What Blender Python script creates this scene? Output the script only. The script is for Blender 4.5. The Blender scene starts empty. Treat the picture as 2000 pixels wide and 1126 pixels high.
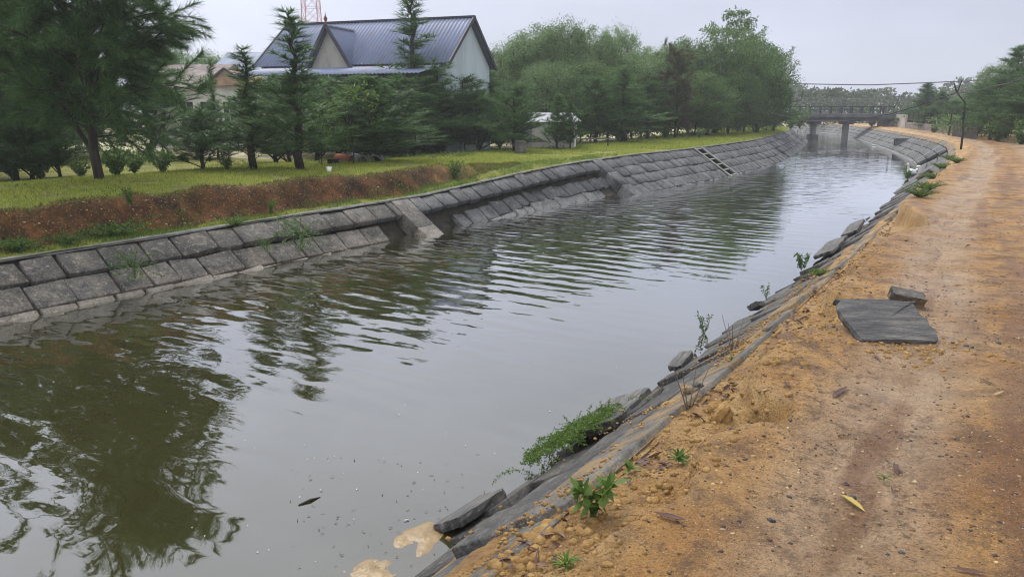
import bpy, math, random
import numpy as np
from mathutils import Vector, Matrix
C = bpy.context
scene = C.scene
rad = math.radians
# ------------------------------------------------------------------ camera
EYE = 1.65
PITCH = math.atan((563 - 216) / 1444)
cd = bpy.data.cameras.new('camera'); cam = bpy.data.objects.new('camera', cd)
scene.collection.objects.link(cam); scene.camera = cam
cam.location = (0, 0, EYE); cam.rotation_euler = (math.pi / 2 - PITCH, 0, 0)
cd.sensor_width = 36; cd.lens = 36 * 1444 / 2000; cd.clip_start = .05; cd.clip_end = 3000
# ------------------------------------------------------------------ world, sun, exposure
SUN_EL, SUN_AZ = 50, -25          # azimuth from +Y towards +X (degrees): ahead and a little left
w = bpy.data.worlds.new('World'); scene.world = w; w.use_nodes = True
nt = w.node_tree; nt.nodes.clear()
o_ = nt.nodes.new('ShaderNodeOutputWorld'); bg = nt.nodes.new('ShaderNodeBackground')
sky = nt.nodes.new('ShaderNodeTexSky'); sky.sky_type = 'NISHITA'; sky.sun_disc = False
sky.sun_elevation = rad(SUN_EL); sky.sun_rotation = rad(SUN_AZ); sky.air_density = 1.5; sky.dust_density = 3
tc = nt.nodes.new('ShaderNodeTexCoord'); sp = nt.nodes.new('ShaderNodeSeparateXYZ')
nt.links.new(tc.outputs['Generated'], sp.inputs[0])
ramp = nt.nodes.new('ShaderNodeValToRGB'); el = ramp.color_ramp.elements
el[0].position = 0; el[0].color = (.53, .575, .74, 1)
el[1].position = 1; el[1].color = (1.62, 1.64, 1.70, 1)
e = el.new(.12); e.color = (.57, .615, .78, 1)
e = el.new(.22); e.color = (.68, .72, .88, 1)
e = el.new(.45); e.color = (1.08, 1.12, 1.24, 1)
nt.links.new(sp.outputs['Z'], ramp.inputs[0])
# soft cloud layer + a brighter west (left) side
nz = nt.nodes.new('ShaderNodeTexNoise'); nz.inputs['Scale'].default_value = 2.2; nz.inputs['Detail'].default_value = 4
mp = nt.nodes.new('ShaderNodeMapping'); mp.inputs['Scale'].default_value = (1, 1, 3)
nt.links.new(tc.outputs['Generated'], mp.inputs[0]); nt.links.new(mp.outputs[0], nz.inputs['Vector'])
mr = nt.nodes.new('ShaderNodeMapRange'); mr.inputs[1].default_value = .3; mr.inputs[2].default_value = .7
mr.inputs[3].default_value = 8.1; mr.inputs[4].default_value = 11.1
nt.links.new(nz.outputs['Fac'], mr.inputs[0])
mx_ = nt.nodes.new('ShaderNodeMath'); mx_.operation = 'MULTIPLY_ADD'
mx_.inputs[1].default_value = -2.6
nt.links.new(sp.outputs['X'], mx_.inputs[0]); nt.links.new(mr.outputs[0], mx_.inputs[2])
vm = nt.nodes.new('ShaderNodeVectorMath'); vm.operation = 'SCALE'
nt.links.new(ramp.outputs[0], vm.inputs[0]); nt.links.new(mx_.outputs[0], vm.inputs['Scale'])
mix = nt.nodes.new('ShaderNodeMixRGB'); mix.inputs[0].default_value = .9
nt.links.new(sky.outputs[0], mix.inputs[1]); nt.links.new(vm.outputs[0], mix.inputs[2])
nt.links.new(mix.outputs[0], bg.inputs[0]); bg.inputs[1].default_value = .1
nt.links.new(bg.outputs[0], o_.inputs[0])
sl = bpy.data.lights.new('sun', 'SUN'); sl.energy = 2.0; sl.angle = rad(14); sl.color = (1, .96, .9)
so = bpy.data.objects.new('sun', sl); scene.collection.objects.link(so); so.location = (0, 0, 60)
sd = Vector((math.sin(rad(SUN_AZ)) * math.cos(rad(SUN_EL)), math.cos(rad(SUN_AZ)) * math.cos(rad(SUN_EL)), math.sin(rad(SUN_EL))))
so.rotation_euler = (-sd).to_track_quat('-Z', 'Y').to_euler()
vs = scene.view_settings; vs.view_transform = 'Standard'; vs.look = 'None'; vs.exposure = .28; vs.gamma = 1; vs.use_curve_mapping = False
cy = scene.cycles
cy.max_bounces = 6; cy.diffuse_bounces = 3; cy.glossy_bounces = 3; cy.transmission_bounces = 4; cy.transparent_max_bounces = 8
cy.volume_bounces = 2; cy.use_denoising = True; cy.pixel_filter_type = 'BLACKMAN_HARRIS'; cy.filter_width = 1.05; cy.caustics_reflective = False; cy.caustics_refractive = False
cy.sample_clamp_indirect = 4
# ------------------------------------------------------------------ maths helpers
CO, SI = math.cos(PITCH), math.sin(PITCH)
def gp(u, v, z=0.):
    """the point of the horizontal level z that the photo shows at pixel (u, v)"""
    x = (u - 1000) / 1444; y = -(v - 563) / 1444; t = (z - EYE) / (y * CO - SI)
    return np.array([x * t, (CO + y * SI) * t, z])
def gy(u, v, Y):
    x = (u - 1000) / 1444; y = -(v - 563) / 1444; t = Y / (CO + y * SI)
    return np.array([x * t, Y, EYE + (y * CO - SI) * t])
_T = np.random.RandomState(7).rand(256, 256)
def vnoise(x, y):
    x = np.asarray(x, float); y = np.asarray(y, float)
    xi = np.floor(x).astype(int); yi = np.floor(y).astype(int); fx = x - xi; fy = y - yi
    fx = fx * fx * (3 - 2 * fx); fy = fy * fy * (3 - 2 * fy)
    a = _T[xi & 255, yi & 255]; b = _T[(xi + 1) & 255, yi & 255]; c = _T[xi & 255, (yi + 1) & 255]; d = _T[(xi + 1) & 255, (yi + 1) & 255]
    return (a + (b - a) * fx) * (1 - fy) + (c + (d - c) * fx) * fy
def fbm(x, y, o=4):
    s = 0; a = 1; n = 0
    for i in range(o):
        s = s + a * vnoise(x * 2 ** i + 17.3 * i, y * 2 ** i + 5.1 * i); n += a; a *= .5
    return s / n - .5
def sstep(a, b, x):
    t = np.clip((x - a) / (b - a), 0, 1); return t * t * (3 - 2 * t)
def nrm(v):
    return v / np.maximum(np.linalg.norm(v, axis=-1, keepdims=True), 1e-9)
# ------------------------------------------------------------------ mesh helpers
class MB:
    """collects vertices and faces of ONE mesh"""
    def __init__(s): s.V = []; s.F = []; s.n = 0; s.mi = []
    def add(s, v, f, mi=0):
        v = np.asarray(v, float).reshape(-1, 3); s.V.append(v)
        for q in f: s.F.append([i + s.n for i in q]); s.mi.append(mi)
        s.n += len(v)
    def box(s, c, size, R=None, bev=0., mi=0):
        a, b, d = [q / 2 for q in size]; c = np.asarray(c, float)
        if bev <= 0:
            v = np.array([[x, y, z] for z in (-d, d) for y in (-b, b) for x in (-a, a)])
            f = [(0, 2, 3, 1), (4, 5, 7, 6), (0, 1, 5, 4), (2, 6, 7, 3), (0, 4, 6, 2), (1, 3, 7, 5)]
        else:
            e = min(bev, a * .9, b * .9, d * .9)
            lv = [(-d, a - e, b - e), (-d + e, a, b), (d - e, a, b), (d, a - e, b - e)]
            v = np.array([[x * sx, y * sy, z] for (z, x, y) in lv for sx, sy in ((-1, -1), (1, -1), (1, 1), (-1, 1))])
            f = [(3, 2, 1, 0), (12, 13, 14, 15)]
            for k in range(3):
                for j in range(4): f.append((k * 4 + j, k * 4 + (j + 1) % 4, k * 4 + 4 + (j + 1) % 4, k * 4 + 4 + j))
        if R is not None: v = v @ np.asarray(R, float).T
        s.add(v + c, f, mi)
    def bar(s, p, q, wd, th, up=(0, 0, 1), bev=0.):
        p = np.asarray(p, float); q = np.asarray(q, float); d = q - p; L = np.linalg.norm(d); x = d / L
        y = np.cross(up, x); y = y / max(np.linalg.norm(y), 1e-6); z = np.cross(x, y)
        s.box((p + q) / 2, (L, wd, th), np.array([x, y, z]).T, bev)
    def tube(s, P, r, n=6, cap=True):
        P = np.asarray(P, float); r = np.broadcast_to(np.asarray(r, float), (len(P),))
        T = nrm(np.gradient(P, axis=0)); ref = np.array([0.31, 0.2, .93]) if abs(T[0][2]) < .9 else np.array([1., .1, 0])
        A = nrm(np.cross(T, ref)); B = np.cross(T, A); th = np.arange(n) * 2 * math.pi / n
        v = P[:, None, :] + r[:, None, None] * (np.cos(th)[None, :, None] * A[:, None, :] + np.sin(th)[None, :, None] * B[:, None, :])
        f = [(i * n + j, i * n + (j + 1) % n, (i + 1) * n + (j + 1) % n, (i + 1) * n + j) for i in range(len(P) - 1) for j in range(n)]
        if cap: f += [tuple(range(n - 1, -1, -1)), tuple(range((len(P) - 1) * n, len(P) * n))]
        s.add(v.reshape(-1, 3), f)
    def lathe(s, prof, n=12, c=(0, 0, 0), M=None):
        th = np.arange(n) * 2 * math.pi / n
        v = np.array([[r * math.cos(t), r * math.sin(t), z] for r, z in prof for t in th])
        f = [(i * n + j, i * n + (j + 1) % n, (i + 1) * n + (j + 1) % n, (i + 1) * n + j) for i in range(len(prof) - 1) for j in range(n)]
        f += [tuple(range(n - 1, -1, -1)), tuple(range((len(prof) - 1) * n, len(prof) * n))]
        if M is not None: v = v @ np.asarray(M).T
        s.add(v + np.asarray(c), f)
    def mesh(s, name, smooth=False):
        V = np.concatenate(s.V); me = bpy.data.meshes.new(name)
        me.from_pydata(V.tolist(), [], s.F)
        if any(s.mi): me.polygons.foreach_set('material_index', s.mi)
        if smooth: me.polygons.foreach_set('use_smooth', [True] * len(s.F))
        me.update(); return me
def raw_mesh(name, V, F, smooth=False, attrs=None):
    """fast numpy mesh: F is (n,3) or (n,4)"""
    V = np.asarray(V, np.float32); F = np.asarray(F, np.int32); k = F.shape[1]
    me = bpy.data.meshes.new(name); me.vertices.add(len(V)); me.vertices.foreach_set('co', V.ravel())
    me.loops.add(F.size); me.loops.foreach_set('vertex_index', F.ravel())
    me.polygons.add(len(F)); me.polygons.foreach_set('loop_start', np.arange(len(F), dtype=np.int32) * k)
    me.polygons.foreach_set('loop_total', np.full(len(F), k, np.int32))
    if smooth: me.polygons.foreach_set('use_smooth', np.ones(len(F), bool))
    me.update(calc_edges=True)
    for an, av in (attrs or {}).items():
        a = me.attributes.new(an, 'FLOAT', 'POINT'); a.data.foreach_set('value', np.asarray(av, np.float32).ravel())
    return me
def grid_faces(ni, nj):
    i, j = np.meshgrid(np.arange(ni - 1), np.arange(nj - 1), indexing='ij'); a = (i * nj + j).ravel()
    return np.stack([a, a + nj, a + nj + 1, a + 1], 1)
def link(name, me, m=None, parent=None, loc=None):
    o = bpy.data.objects.new(name, me); scene.collection.objects.link(o)
    if m is not None:
        for q in (m if isinstance(m, (list, tuple)) else [m]): me.materials.append(q)
    if parent is not None: o.parent = parent
    if loc is not None: o.location = loc
    return o
def tag(o, label=None, cat=None, group=None, kind=None):
    if label: o['label'] = label
    if cat: o['category'] = cat
    if group: o['group'] = group
    if kind: o['kind'] = kind
    return o
def thing(name, label, cat, loc=(0, 0, 0), rz=0., group=None):
    o = bpy.data.objects.new(name, None); scene.collection.objects.link(o)
    o.location = loc; o.rotation_euler = (0, 0, rz); o.empty_display_size = .2
    return tag(o, label, cat, group)
def dup(root, label, loc, rz=0., s=(1, 1, 1), group=None):
    r = root.copy(); scene.collection.objects.link(r); r.location = loc; r.rotation_euler = (0, 0, rz); r.scale = s
    r['label'] = label
    if group: r['group'] = group
    for ch in list(root.children):
        c = ch.copy(); scene.collection.objects.link(c); c.parent = r
        for g in list(ch.children):
            d = g.copy(); scene.collection.objects.link(d); d.parent = c
    return r
# ------------------------------------------------------------------ material helpers
class NT:
    def __init__(s, name):
        s.m = bpy.data.materials.new(name); s.m.use_nodes = True; s.t = s.m.node_tree; s.t.nodes.clear()
        s.out = s.t.nodes.new('ShaderNodeOutputMaterial'); s.tc = s.t.nodes.new('ShaderNodeTexCoord')
    def nd(s, ty, **k):
        n = s.t.nodes.new(ty)
        for a, b in k.items(): setattr(n, a, b)
        return n
    def lk(s, a, b): s.t.links.new(a, b)
    def val(s, inp, v):
        if hasattr(v, 'is_output'): s.lk(v, inp)
        else:
            if isinstance(v, (tuple, list)) and len(v) == 3 and inp.type == 'RGBA': v = (*v, 1)
            inp.default_value = v
    def noise(s, sc, det=4, rough=.55, coord='Object', scale=None, dist=0.):
        n = s.nd('ShaderNodeTexNoise'); n.inputs['Scale'].default_value = sc; n.inputs['Detail'].default_value = det
        n.inputs['Roughness'].default_value = rough; n.inputs['Distortion'].default_value = dist
        src = s.tc.outputs[coord]
        if scale:
            mp = s.nd('ShaderNodeMapping'); mp.inputs['Scale'].default_value = scale; s.lk(src, mp.inputs[0]); src = mp.outputs[0]
        s.lk(src, n.inputs['Vector']); return n.outputs['Fac']
    def ramp(s, f, stops):
        r = s.nd('ShaderNodeValToRGB'); e = r.color_ramp.elements
        while len(e) < len(stops): e.new(.5)
        for q, (p, c) in zip(e, stops):
            q.position = p; q.color = (c, c, c, 1) if isinstance(c, (int, float)) else (*c, 1)
        s.lk(f, r.inputs[0]); return r.outputs[0]
    def mix(s, f, a, b, mode='MIX'):
        n = s.nd('ShaderNodeMixRGB', blend_type=mode); s.val(n.inputs[0], f); s.val(n.inputs[1], a); s.val(n.inputs[2], b); return n.outputs[0]
    def math(s, op, a, b=0., c=0.):
        n = s.nd('ShaderNodeMath', operation=op); s.val(n.inputs[0], a); s.val(n.inputs[1], b)
        if op in ('MULTIPLY_ADD',): s.val(n.inputs[2], c)
        return n.outputs[0]
    def attr(s, name): return s.nd('ShaderNodeAttribute', attribute_name=name).outputs['Fac']
    def island(s): return s.nd('ShaderNodeNewGeometry').outputs['Random Per Island']
    def objrand(s): return s.nd('ShaderNodeObjectInfo').outputs['Random']
    def bump(s, h, st=.5, d=.01):
        b = s.nd('ShaderNodeBump'); s.val(b.inputs['Strength'], st); s.val(b.inputs['Distance'], d); s.lk(h, b.inputs['Height']); return b.outputs[0]
    def done(s, col, rough=.8, bump=None, spec=.3, metal=0., trans=None):
        p = s.nd('ShaderNodeBsdfPrincipled'); s.val(p.inputs['Base Color'], col); s.val(p.inputs['Roughness'], rough)
        s.val(p.inputs['Specular IOR Level'], spec); s.val(p.inputs['Metallic'], metal)
        if bump is not None: s.lk(bump, p.inputs['Normal'])
        sh = p.outputs[0]
        if trans:
            t = s.nd('ShaderNodeBsdfTranslucent'); s.val(t.inputs[0], trans[1]); ms = s.nd('ShaderNodeMixShader'); ms.inputs[0].default_value = trans[0]
            s.lk(sh, ms.inputs[1]); s.lk(t.outputs[0], ms.inputs[2]); sh = ms.outputs[0]
        s.lk(sh, s.out.inputs[0]); return s.m
def leaf_mat(name, c1, c2, c3, t=.3, rough=.55):
    n = NT(name); col = n.ramp(n.island(), [(0, c1), (.55, c2), (1, c3)])
    orr = n.ramp(n.objrand(), [(0, .82), (1, 1.15)])
    col = n.mix(1., col, orr, 'MULTIPLY')
    return n.done(col, rough, None, .3, 0, (t, col))
def plain(name, c, rough=.7, var=.25, sc=6, bump=.3, spec=.3, metal=0):
    n = NT(name); f = n.noise(sc, 5); a = tuple(q * (1 - var) for q in c); b = tuple(min(1, q * (1 + var)) for q in c)
    col = n.ramp(f, [(.3, a), (.7, b)]); return n.done(col, rough, n.bump(n.noise(sc * 6, 4), bump, .01), spec, metal)
M = {}
# concrete blocks of the canal slopes
def block_mat(name, dark, mid, pale, stain, band=.6):
    n = NT(name)
    base = n.ramp(n.island(), [(0, dark), (.5, mid), (1, tuple(q * 1.25 for q in mid))])
    g = n.noise(2.2, 6, .65); base = n.mix(n.ramp(g, [(.42, 0.), (.75, .85)]), base, pale)
    st = n.noise(.9, 5, .7, scale=(1, 1, 1.)); base = n.mix(n.ramp(st, [(.45, 0.), (.62, .8)]), base, stain)
    sp_ = n.noise(55, 3, .6); base = n.mix(.55, base, n.ramp(sp_, [(.3, .25), (.7, 1.)]), 'MULTIPLY')
    alg = n.noise(5, 5, .6); base = n.mix(n.ramp(alg, [(.62, 0.), (.75, .4)]), base, (.045, .05, .018))
    geo = n.nd('ShaderNodeNewGeometry'); sep = n.nd('ShaderNodeSeparateXYZ'); n.lk(geo.outputs['Position'], sep.inputs[0])
    zz = n.math('ADD', sep.outputs['Z'], n.math('MULTIPLY', n.noise(3.5, 5, .7), .35)); n_band = n.nd('ShaderNodeMapRange'); n_band.inputs[1].default_value = -.88; n_band.inputs[2].default_value = -.98; n.lk(zz, n_band.inputs[0])
    base = n.mix(n.math('MULTIPLY', n_band.outputs[0], band), base, pale)
    base = n.mix(n.ramp(n.noise(11, 9, .75), [(.53, 0.), (.60, .55)]), base, pale)
    base = n.mix(n.ramp(n.noise(7, 8, .75, dist=.5), [(.56, 0.), (.63, .7)]), base, stain)
    base = n.mix(.85, base, n.ramp(n.noise(24, 6, .8), [(.34, .25), (.6, 1.2)]), 'MULTIPLY')
    h = n.mix(.5, n.noise(40, 5, .7), n.noise(9, 4, .6))
    return n.done(base, n.ramp(n.noise(3, 3), [(.35, .45), (.65, .85)]), n.bump(h, 1., .035), .35)
M['block'] = block_mat('block_concrete', (.055, .056, .059), (.108, .109, .113), (.23, .225, .215), (.045, .046, .05))
M['block_near'] = block_mat('block_concrete_weathered', (.065, .062, .057), (.125, .118, .107), (.34, .29, .225), (.045, .044, .043), .45)
M['block_wet'] = block_mat('block_concrete_dark', (.045, .045, .046), (.088, .087, .086), (.21, .19, .155), (.03, .03, .031), .0)
n = NT('coping_concrete'); cc = n.ramp(n.noise(3, 6, .7), [(.3, (.085, .082, .078)), (.5, (.16, .152, .138)), (.7, (.25, .235, .205))])
cc = n.mix(n.ramp(n.noise(1.7, 6, .7), [(.46, 0.), (.58, .85)]), cc, (.36, .235, .10)); cc = n.mix(.6, cc, n.ramp(n.noise(60, 4, .7), [(.3, .35), (.65, 1.1)]), 'MULTIPLY')
M['coping'] = n.done(cc, .9, n.bump(n.noise(26, 6, .7), 1, .03))
M['coping_left'] = plain('coping_mortar', (.14, .138, .13), .85, .45, 4, .8)
M['ladder'] = plain('ladder_concrete', (.26, .25, .23), .8, .3, 4, .5)
M['rib'] = plain('rib_concrete', (.20, .20, .195), .75, .45, 3, .6)
n = NT('backing_soil'); M['backing'] = n.done(n.ramp(n.noise(3, 6), [(.35, (.018, .016, .013)), (.65, (.06, .052, .038))]), .9, n.bump(n.noise(9, 6), 1, .05))
n = NT('slab_stone'); col = n.ramp(n.noise(3, 6, .6, scale=(1, 6, 1)), [(.3, (.05, .05, .05)), (.5, (.10, .098, .095)), (.7, (.21, .195, .17))])
col = n.mix(.5, col, n.ramp(n.noise(60, 3), [(.3, .35), (.7, 1.)]), 'MULTIPLY'); M['slab'] = n.done(col, .65, n.bump(n.noise(14, 6, .65, scale=(1, 5, 1)), .9, .02))
# ground
n = NT('dirt_track_soil'); tr = n.attr('track'); sc_ = n.attr('scarp')
vg = n.attr('verge')
a = n.ramp(n.noise(1.1, 6, .62), [(.3, (.27, .12, .032)), (.45, (.40, .20, .052)), (.6, (.46, .255, .076)), (.75, (.48, .305, .125))])
a = n.mix(n.math('MULTIPLY', tr, .85), a, n.ramp(n.noise(2.3, 5, .65), [(.3, (.36, .225, .12)), (.7, (.52, .38, .255))]))
dk = n.ramp(n.noise(2.7, 8, .74), [(.47, 0.), (.58, .8)]); a = n.mix(n.math('MULTIPLY', dk, n.ramp(tr, [(.0, 1.), (.8, .35)])), a, (.135, .068, .026))
dk2 = n.ramp(n.noise(11, 6, .75), [(.5, 0.), (.62, .8)]); a = n.mix(n.math('MULTIPLY', dk2, n.ramp(n.noise(.8, 3), [(.4, .15), (.6, 1.)])), a, (.10, .052, .024))
a = n.mix(n.ramp(n.math('ADD', n.attr('streak'), .5), [(.54, 0.), (.68, .7)]), a, (.19, .085, .032))
a = n.mix(vg, a, n.ramp(n.noise(4, 6, .7), [(.35, (.10, .055, .03)), (.6, (.26, .14, .06))]))
a = n.mix(sc_, a, n.ramp(n.noise(5, 7, .65), [(.3, (.22, .105, .03)), (.5, (.44, .26, .085)), (.7, (.56, .385, .18))]))
gr = n.noise(60, 5, .75); a = n.mix(.9, a, n.ramp(gr, [(.3, .30), (.5, 1.), (.72, 1.35)]), 'MULTIPLY')
gr2 = n.noise(150, 3, .65); a = n.mix(n.ramp(gr2, [(.60, 0.), (.68, .85)]), a, (.05, .03, .02))
gr3 = n.noise(120, 3, .65, scale=(1.1, .9, 1)); a = n.mix(n.ramp(gr3, [(.61, 0.), (.70, .8)]), a, (.66, .53, .36))
hb = n.mix(.45, n.noise(38, 6, .75), n.noise(150, 4, .6))
wet = n.ramp(n.noise(1.6, 5, .6), [(.4, .38), (.62, .85)]); wet = n.mix(n.math('MULTIPLY', tr, n.ramp(n.noise(.9, 4, .6), [(.48, 0.), (.6, 1.)])), wet, (.16, .16, .16))
M['dirt'] = n.done(a, wet, n.bump(hb, 1., .05), .4)
n = NT('bank_soil'); so_ = n.attr('soil')
g = n.ramp(n.noise(1.4, 6, .6), [(.3, (.13, .155, .026)), (.55, (.25, .25, .05)), (.75, (.34, .27, .085))])
s_ = n.ramp(n.noise(2.2, 6, .65), [(.36, (.035, .018, .008)), (.52, (.12, .052, .018)), (.62, (.22, .092, .03)), (.72, (.44, .19, .06))])
s_ = n.mix(n.ramp(n.noise(26, 3, .6), [(.58, 0.), (.68, .8)]), s_, (.36, .25, .14))
a = n.mix(so_, g, s_); a = n.mix(.6, a, n.ramp(n.noise(40, 4, .7), [(.3, .4), (.7, 1.15)]), 'MULTIPLY')
M['bank'] = n.done(a, .9, n.bump(n.noise(25, 6, .7), 1, .05))
n = NT('yard_sand'); f = n.noise(.22, 5, .6)
a = n.ramp(f, [(.38, (.17, .20, .055)), (.47, (.30, .29, .13)), (.54, (.50, .44, .31)), (.7, (.56, .50, .38))])
a = n.mix(.4, a, n.ramp(n.noise(12, 5, .7), [(.3, .5), (.7, 1.1)]), 'MULTIPLY'); M['yard'] = n.done(a, .95, n.bump(n.noise(14, 5), .8, -.03))
n = NT('bed_mud'); a = n.ramp(n.noise(1.9, 8, .68), [(.4, (.05, .038, .016)), (.52, (.12, .085, .035)), (.6, (.30, .20, .08)), (.7, (.55, .38, .16))])
a = n.mix(n.attr('shore'), (.045, .036, .014), a); M['bed'] = n.done(a, .9)  # bed coloured dark off the shore, standing in for light lost with depth
n = NT('wet_sand'); a = n.ramp(n.noise(7, 6, .6), [(.3, (.17, .115, .048)), (.7, (.28, .19, .085))]); a = n.mix(n.ramp(n.noise(50, 3, .6, scale=(1, 3, 1)), [(.66, 0.), (.74, .6)]), a, (.12, .07, .03))
M['sand'] = n.done(a, .42, n.bump(n.noise(60, 4), .3, .01), .4)
# water
n = NT('canal_water'); geo = n.nd('ShaderNodeNewGeometry'); rp = n.attr('ripple')
ang = math.atan2(.82, .57)
mp = n.nd('ShaderNodeMapping'); mp.inputs['Rotation'].default_value = (0, 0, -ang); n.lk(n.tc.outputs['Object'], mp.inputs[0])
wv = n.nd('ShaderNodeTexWave', wave_type='BANDS', bands_direction='X', wave_profile='SIN'); wv.inputs['Scale'].default_value = .72
wv.inputs['Distortion'].default_value = 5.0; wv.inputs['Detail'].default_value = 3.5; wv.inputs['Detail Scale'].default_value = .55; n.lk(mp.outputs[0], wv.inputs['Vector'])
def nz_(sc, det, scale, r=.5):
    q = n.nd('ShaderNodeMapping'); q.inputs['Scale'].default_value = scale; n.lk(mp.outputs[0], q.inputs[0])
    z = n.nd('ShaderNodeTexNoise'); z.inputs['Scale'].default_value = sc; z.inputs['Detail'].default_value = det; z.inputs['Roughness'].default_value = r
    n.lk(q.outputs[0], z.inputs['Vector']); return z.outputs['Fac']
h1 = n.math('MULTIPLY', wv.outputs['Fac'], .0036)
h2 = n.math('MULTIPLY', nz_(1.55, 2, (1.5, .6, 1)), .026)
h3 = n.math('MULTIPLY', nz_(8, 2, (1.3, .6, 1)), .0012)
hh = n.math('ADD', n.math('ADD', h1, h2), h3)
hh = n.math('MULTIPLY', hh, rp)
hh = n.math('ADD', hh, n.math('MULTIPLY', nz_(1.2, 2, (1, .5, 1)), .006))
b = n.nd('ShaderNodeBump'); b.inputs['Strength'].default_value = 1; b.inputs['Distance'].default_value = 1; n.lk(hh, b.inputs['Height'])
fr = n.nd('ShaderNodeFresnel'); fr.inputs['IOR'].default_value = 1.75; n.lk(b.outputs[0], fr.inputs['Normal'])
gl = n.nd('ShaderNodeBsdfGlossy'); gl.inputs['Roughness'].default_value = .015; gl.inputs['Color'].default_value = (.96, .97, 1, 1); n.lk(b.outputs[0], gl.inputs['Normal'])
df = n.nd('ShaderNodeBsdfDiffuse'); n.val(df.inputs[0], n.ramp(n.noise(.35, 4), [(.3, (.042, .042, .013)), (.7, (.058, .054, .018))]))
tp = n.nd('ShaderNodeBsdfTransparent'); tp.inputs[0].default_value = (.85, .75, .5, 1)
m1 = n.nd('ShaderNodeMixShader'); m1.inputs[0].default_value = .42; n.lk(df.outputs[0], m1.inputs[1]); n.lk(tp.outputs[0], m1.inputs[2])
m2 = n.nd('ShaderNodeMixShader'); fx = n.math('MULTIPLY', fr.outputs[0], 1.65); fx = n.math('MINIMUM', fx, .95); n.lk(fx, m2.inputs[0]); n.lk(m1.outputs[0], m2.inputs[1]); n.lk(gl.outputs[0], m2.inputs[2])
n.lk(m2.outputs[0], n.out.inputs[0]); M['water'] = n.m
# plants
M['needle'] = leaf_mat('casuarina_needles', (.034, .086, .026), (.072, .152, .048), (.145, .24, .075), .42)
M['needle_light'] = leaf_mat('casuarina_needles_young', (.048, .118, .036), (.092, .19, .060), (.175, .28, .09), .42)
M['leaf_grey'] = leaf_mat('acacia_leaves', (.075, .15, .045), (.15, .245, .09), (.29, .385, .17), .42)
M['leaf_mid'] = leaf_mat('broad_leaves', (.05, .11, .028), (.105, .19, .048), (.19, .29, .085), .42)
M['leaf_bright'] = leaf_mat('weed_leaves', (.05, .11, .02), (.11, .20, .03), (.19, .27, .06), .4)
M['leaf_far'] = leaf_mat('far_leaves', (.04, .07, .035), (.07, .105, .05), (.10, .135, .065), .3)
M['leaf_brown'] = leaf_mat('brownish_needles', (.06, .07, .035), (.10, .10, .05), (.15, .13, .065), .35)
M['grass'] = leaf_mat('grass_blades', (.135, .20, .024), (.28, .345, .045), (.47, .44, .10), .42)
M['grass_dry'] = leaf_mat('grass_blades_dry', (.08, .07, .018), (.13, .12, .03), (.22, .17, .06), .3)
M['litter'] = leaf_mat('dead_leaves', (.055, .030, .028), (.10, .052, .042), (.20, .115, .062), .1)
M['tan_leaf'] = leaf_mat('tan_leaf', (.30, .20, .10), (.36, .25, .12), (.42, .30, .16), .1)
M['yellow_leaf'] = leaf_mat('yellow_leaf', (.34, .27, .07), (.38, .29, .07), (.42, .33, .10), .2)
n = NT('bark'); M['bark'] = n.done(n.ramp(n.noise(8, 5, .6, scale=(1, 1, .2)), [(.3, (.022, .018, .014)), (.7, (.085, .072, .058))]), .9, n.bump(n.noise(20, 5, .6, scale=(1, 1, .3)), .8, .02))
M['twig'] = plain('grey_twig', (.14, .12, .10), .9, .4, 4)
M['stem'] = plain('green_stem', (.08, .10, .03), .7, .3)
M['gravel'] = leaf_mat('gravel_stone', (.035, .035, .042), (.20, .12, .06), (.52, .38, .21), .0, .8)
M['blackstone'] = plain('black_stone', (.035, .036, .045), .45, .3, 20)
n = NT('soil_clod'); cc = n.ramp(n.noise(22, 5, .6), [(.3, (.27, .145, .045)), (.7, (.52, .33, .125))]); cc = n.mix(.5, cc, n.ramp(n.island(), [(0, .55), (1, 1.1)]), 'MULTIPLY'); M['clod'] = n.done(cc, .9, n.bump(n.noise(70, 5, .7), 1, .02))
# buildings
n = NT('corrugated_blue_roof')
wv = n.nd('ShaderNodeTexWave', wave_type='BANDS', bands_direction='X'); wv.inputs['Scale'].default_value = 1.6; n.lk(n.tc.outputs['Object'], wv.inputs['Vector'])
c_ = n.ramp(n.noise(1.5, 8, .7, scale=(1, .25, .25)), [(.3, (.15, .178, .275)), (.7, (.21, .245, .35))]); c_ = n.mix(n.ramp(n.noise(.9, 7, .7, scale=(1.4, .5, .5)), [(.55, 0.), (.68, .55)]), c_, (.16, .125, .11)); M['roof'] = n.done(c_, .5, None, .4)
M['roof_dark'] = plain('roof_trim', (.05, .045, .06), .6, .3)
M['roof_brown'] = plain('old_brown_roof', (.20, .165, .155), .85, .4, 3)
M['roof_lightblue'] = plain('bluish_metal_roof', (.12, .16, .25), .55, .25, 2)
M['roof_grey'] = plain('grey_sheet_roof', (.33, .33, .37), .5, .2, 3)
n = NT('pale_green_wall'); wg = n.mix(n.ramp(n.noise(.9, 7, .7, scale=(1, 1, .18)), [(.5, 0.), (.72, .5)]), (.50, .585, .61), (.27, .30, .29)); M['wall_green'] = n.done(wg, .85)
n = NT('stained_render'); M['render'] = n.done(n.ramp(n.noise(1.6, 6, .65, scale=(1, 1, .35)), [(.3, (.27, .25, .21)), (.65, (.47, .44, .38))]), .9)
n = NT('white_wall'); M['white'] = n.done(n.ramp(n.noise(1.4, 6, .65, scale=(1, 1, .4)), [(.28, (.36, .34, .30)), (.55, (.66, .64, .60))]), .9)
M['grey_wall'] = plain('grey_plaster', (.30, .29, .30), .9, .3, 1.5)
M['pinkbrick'] = plain('tan_gable', (.36, .23, .16), .9, .3, 3)
M['glass'] = plain('dark_window', (.022, .028, .035), .15, .2, 2, 0, .5)
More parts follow.
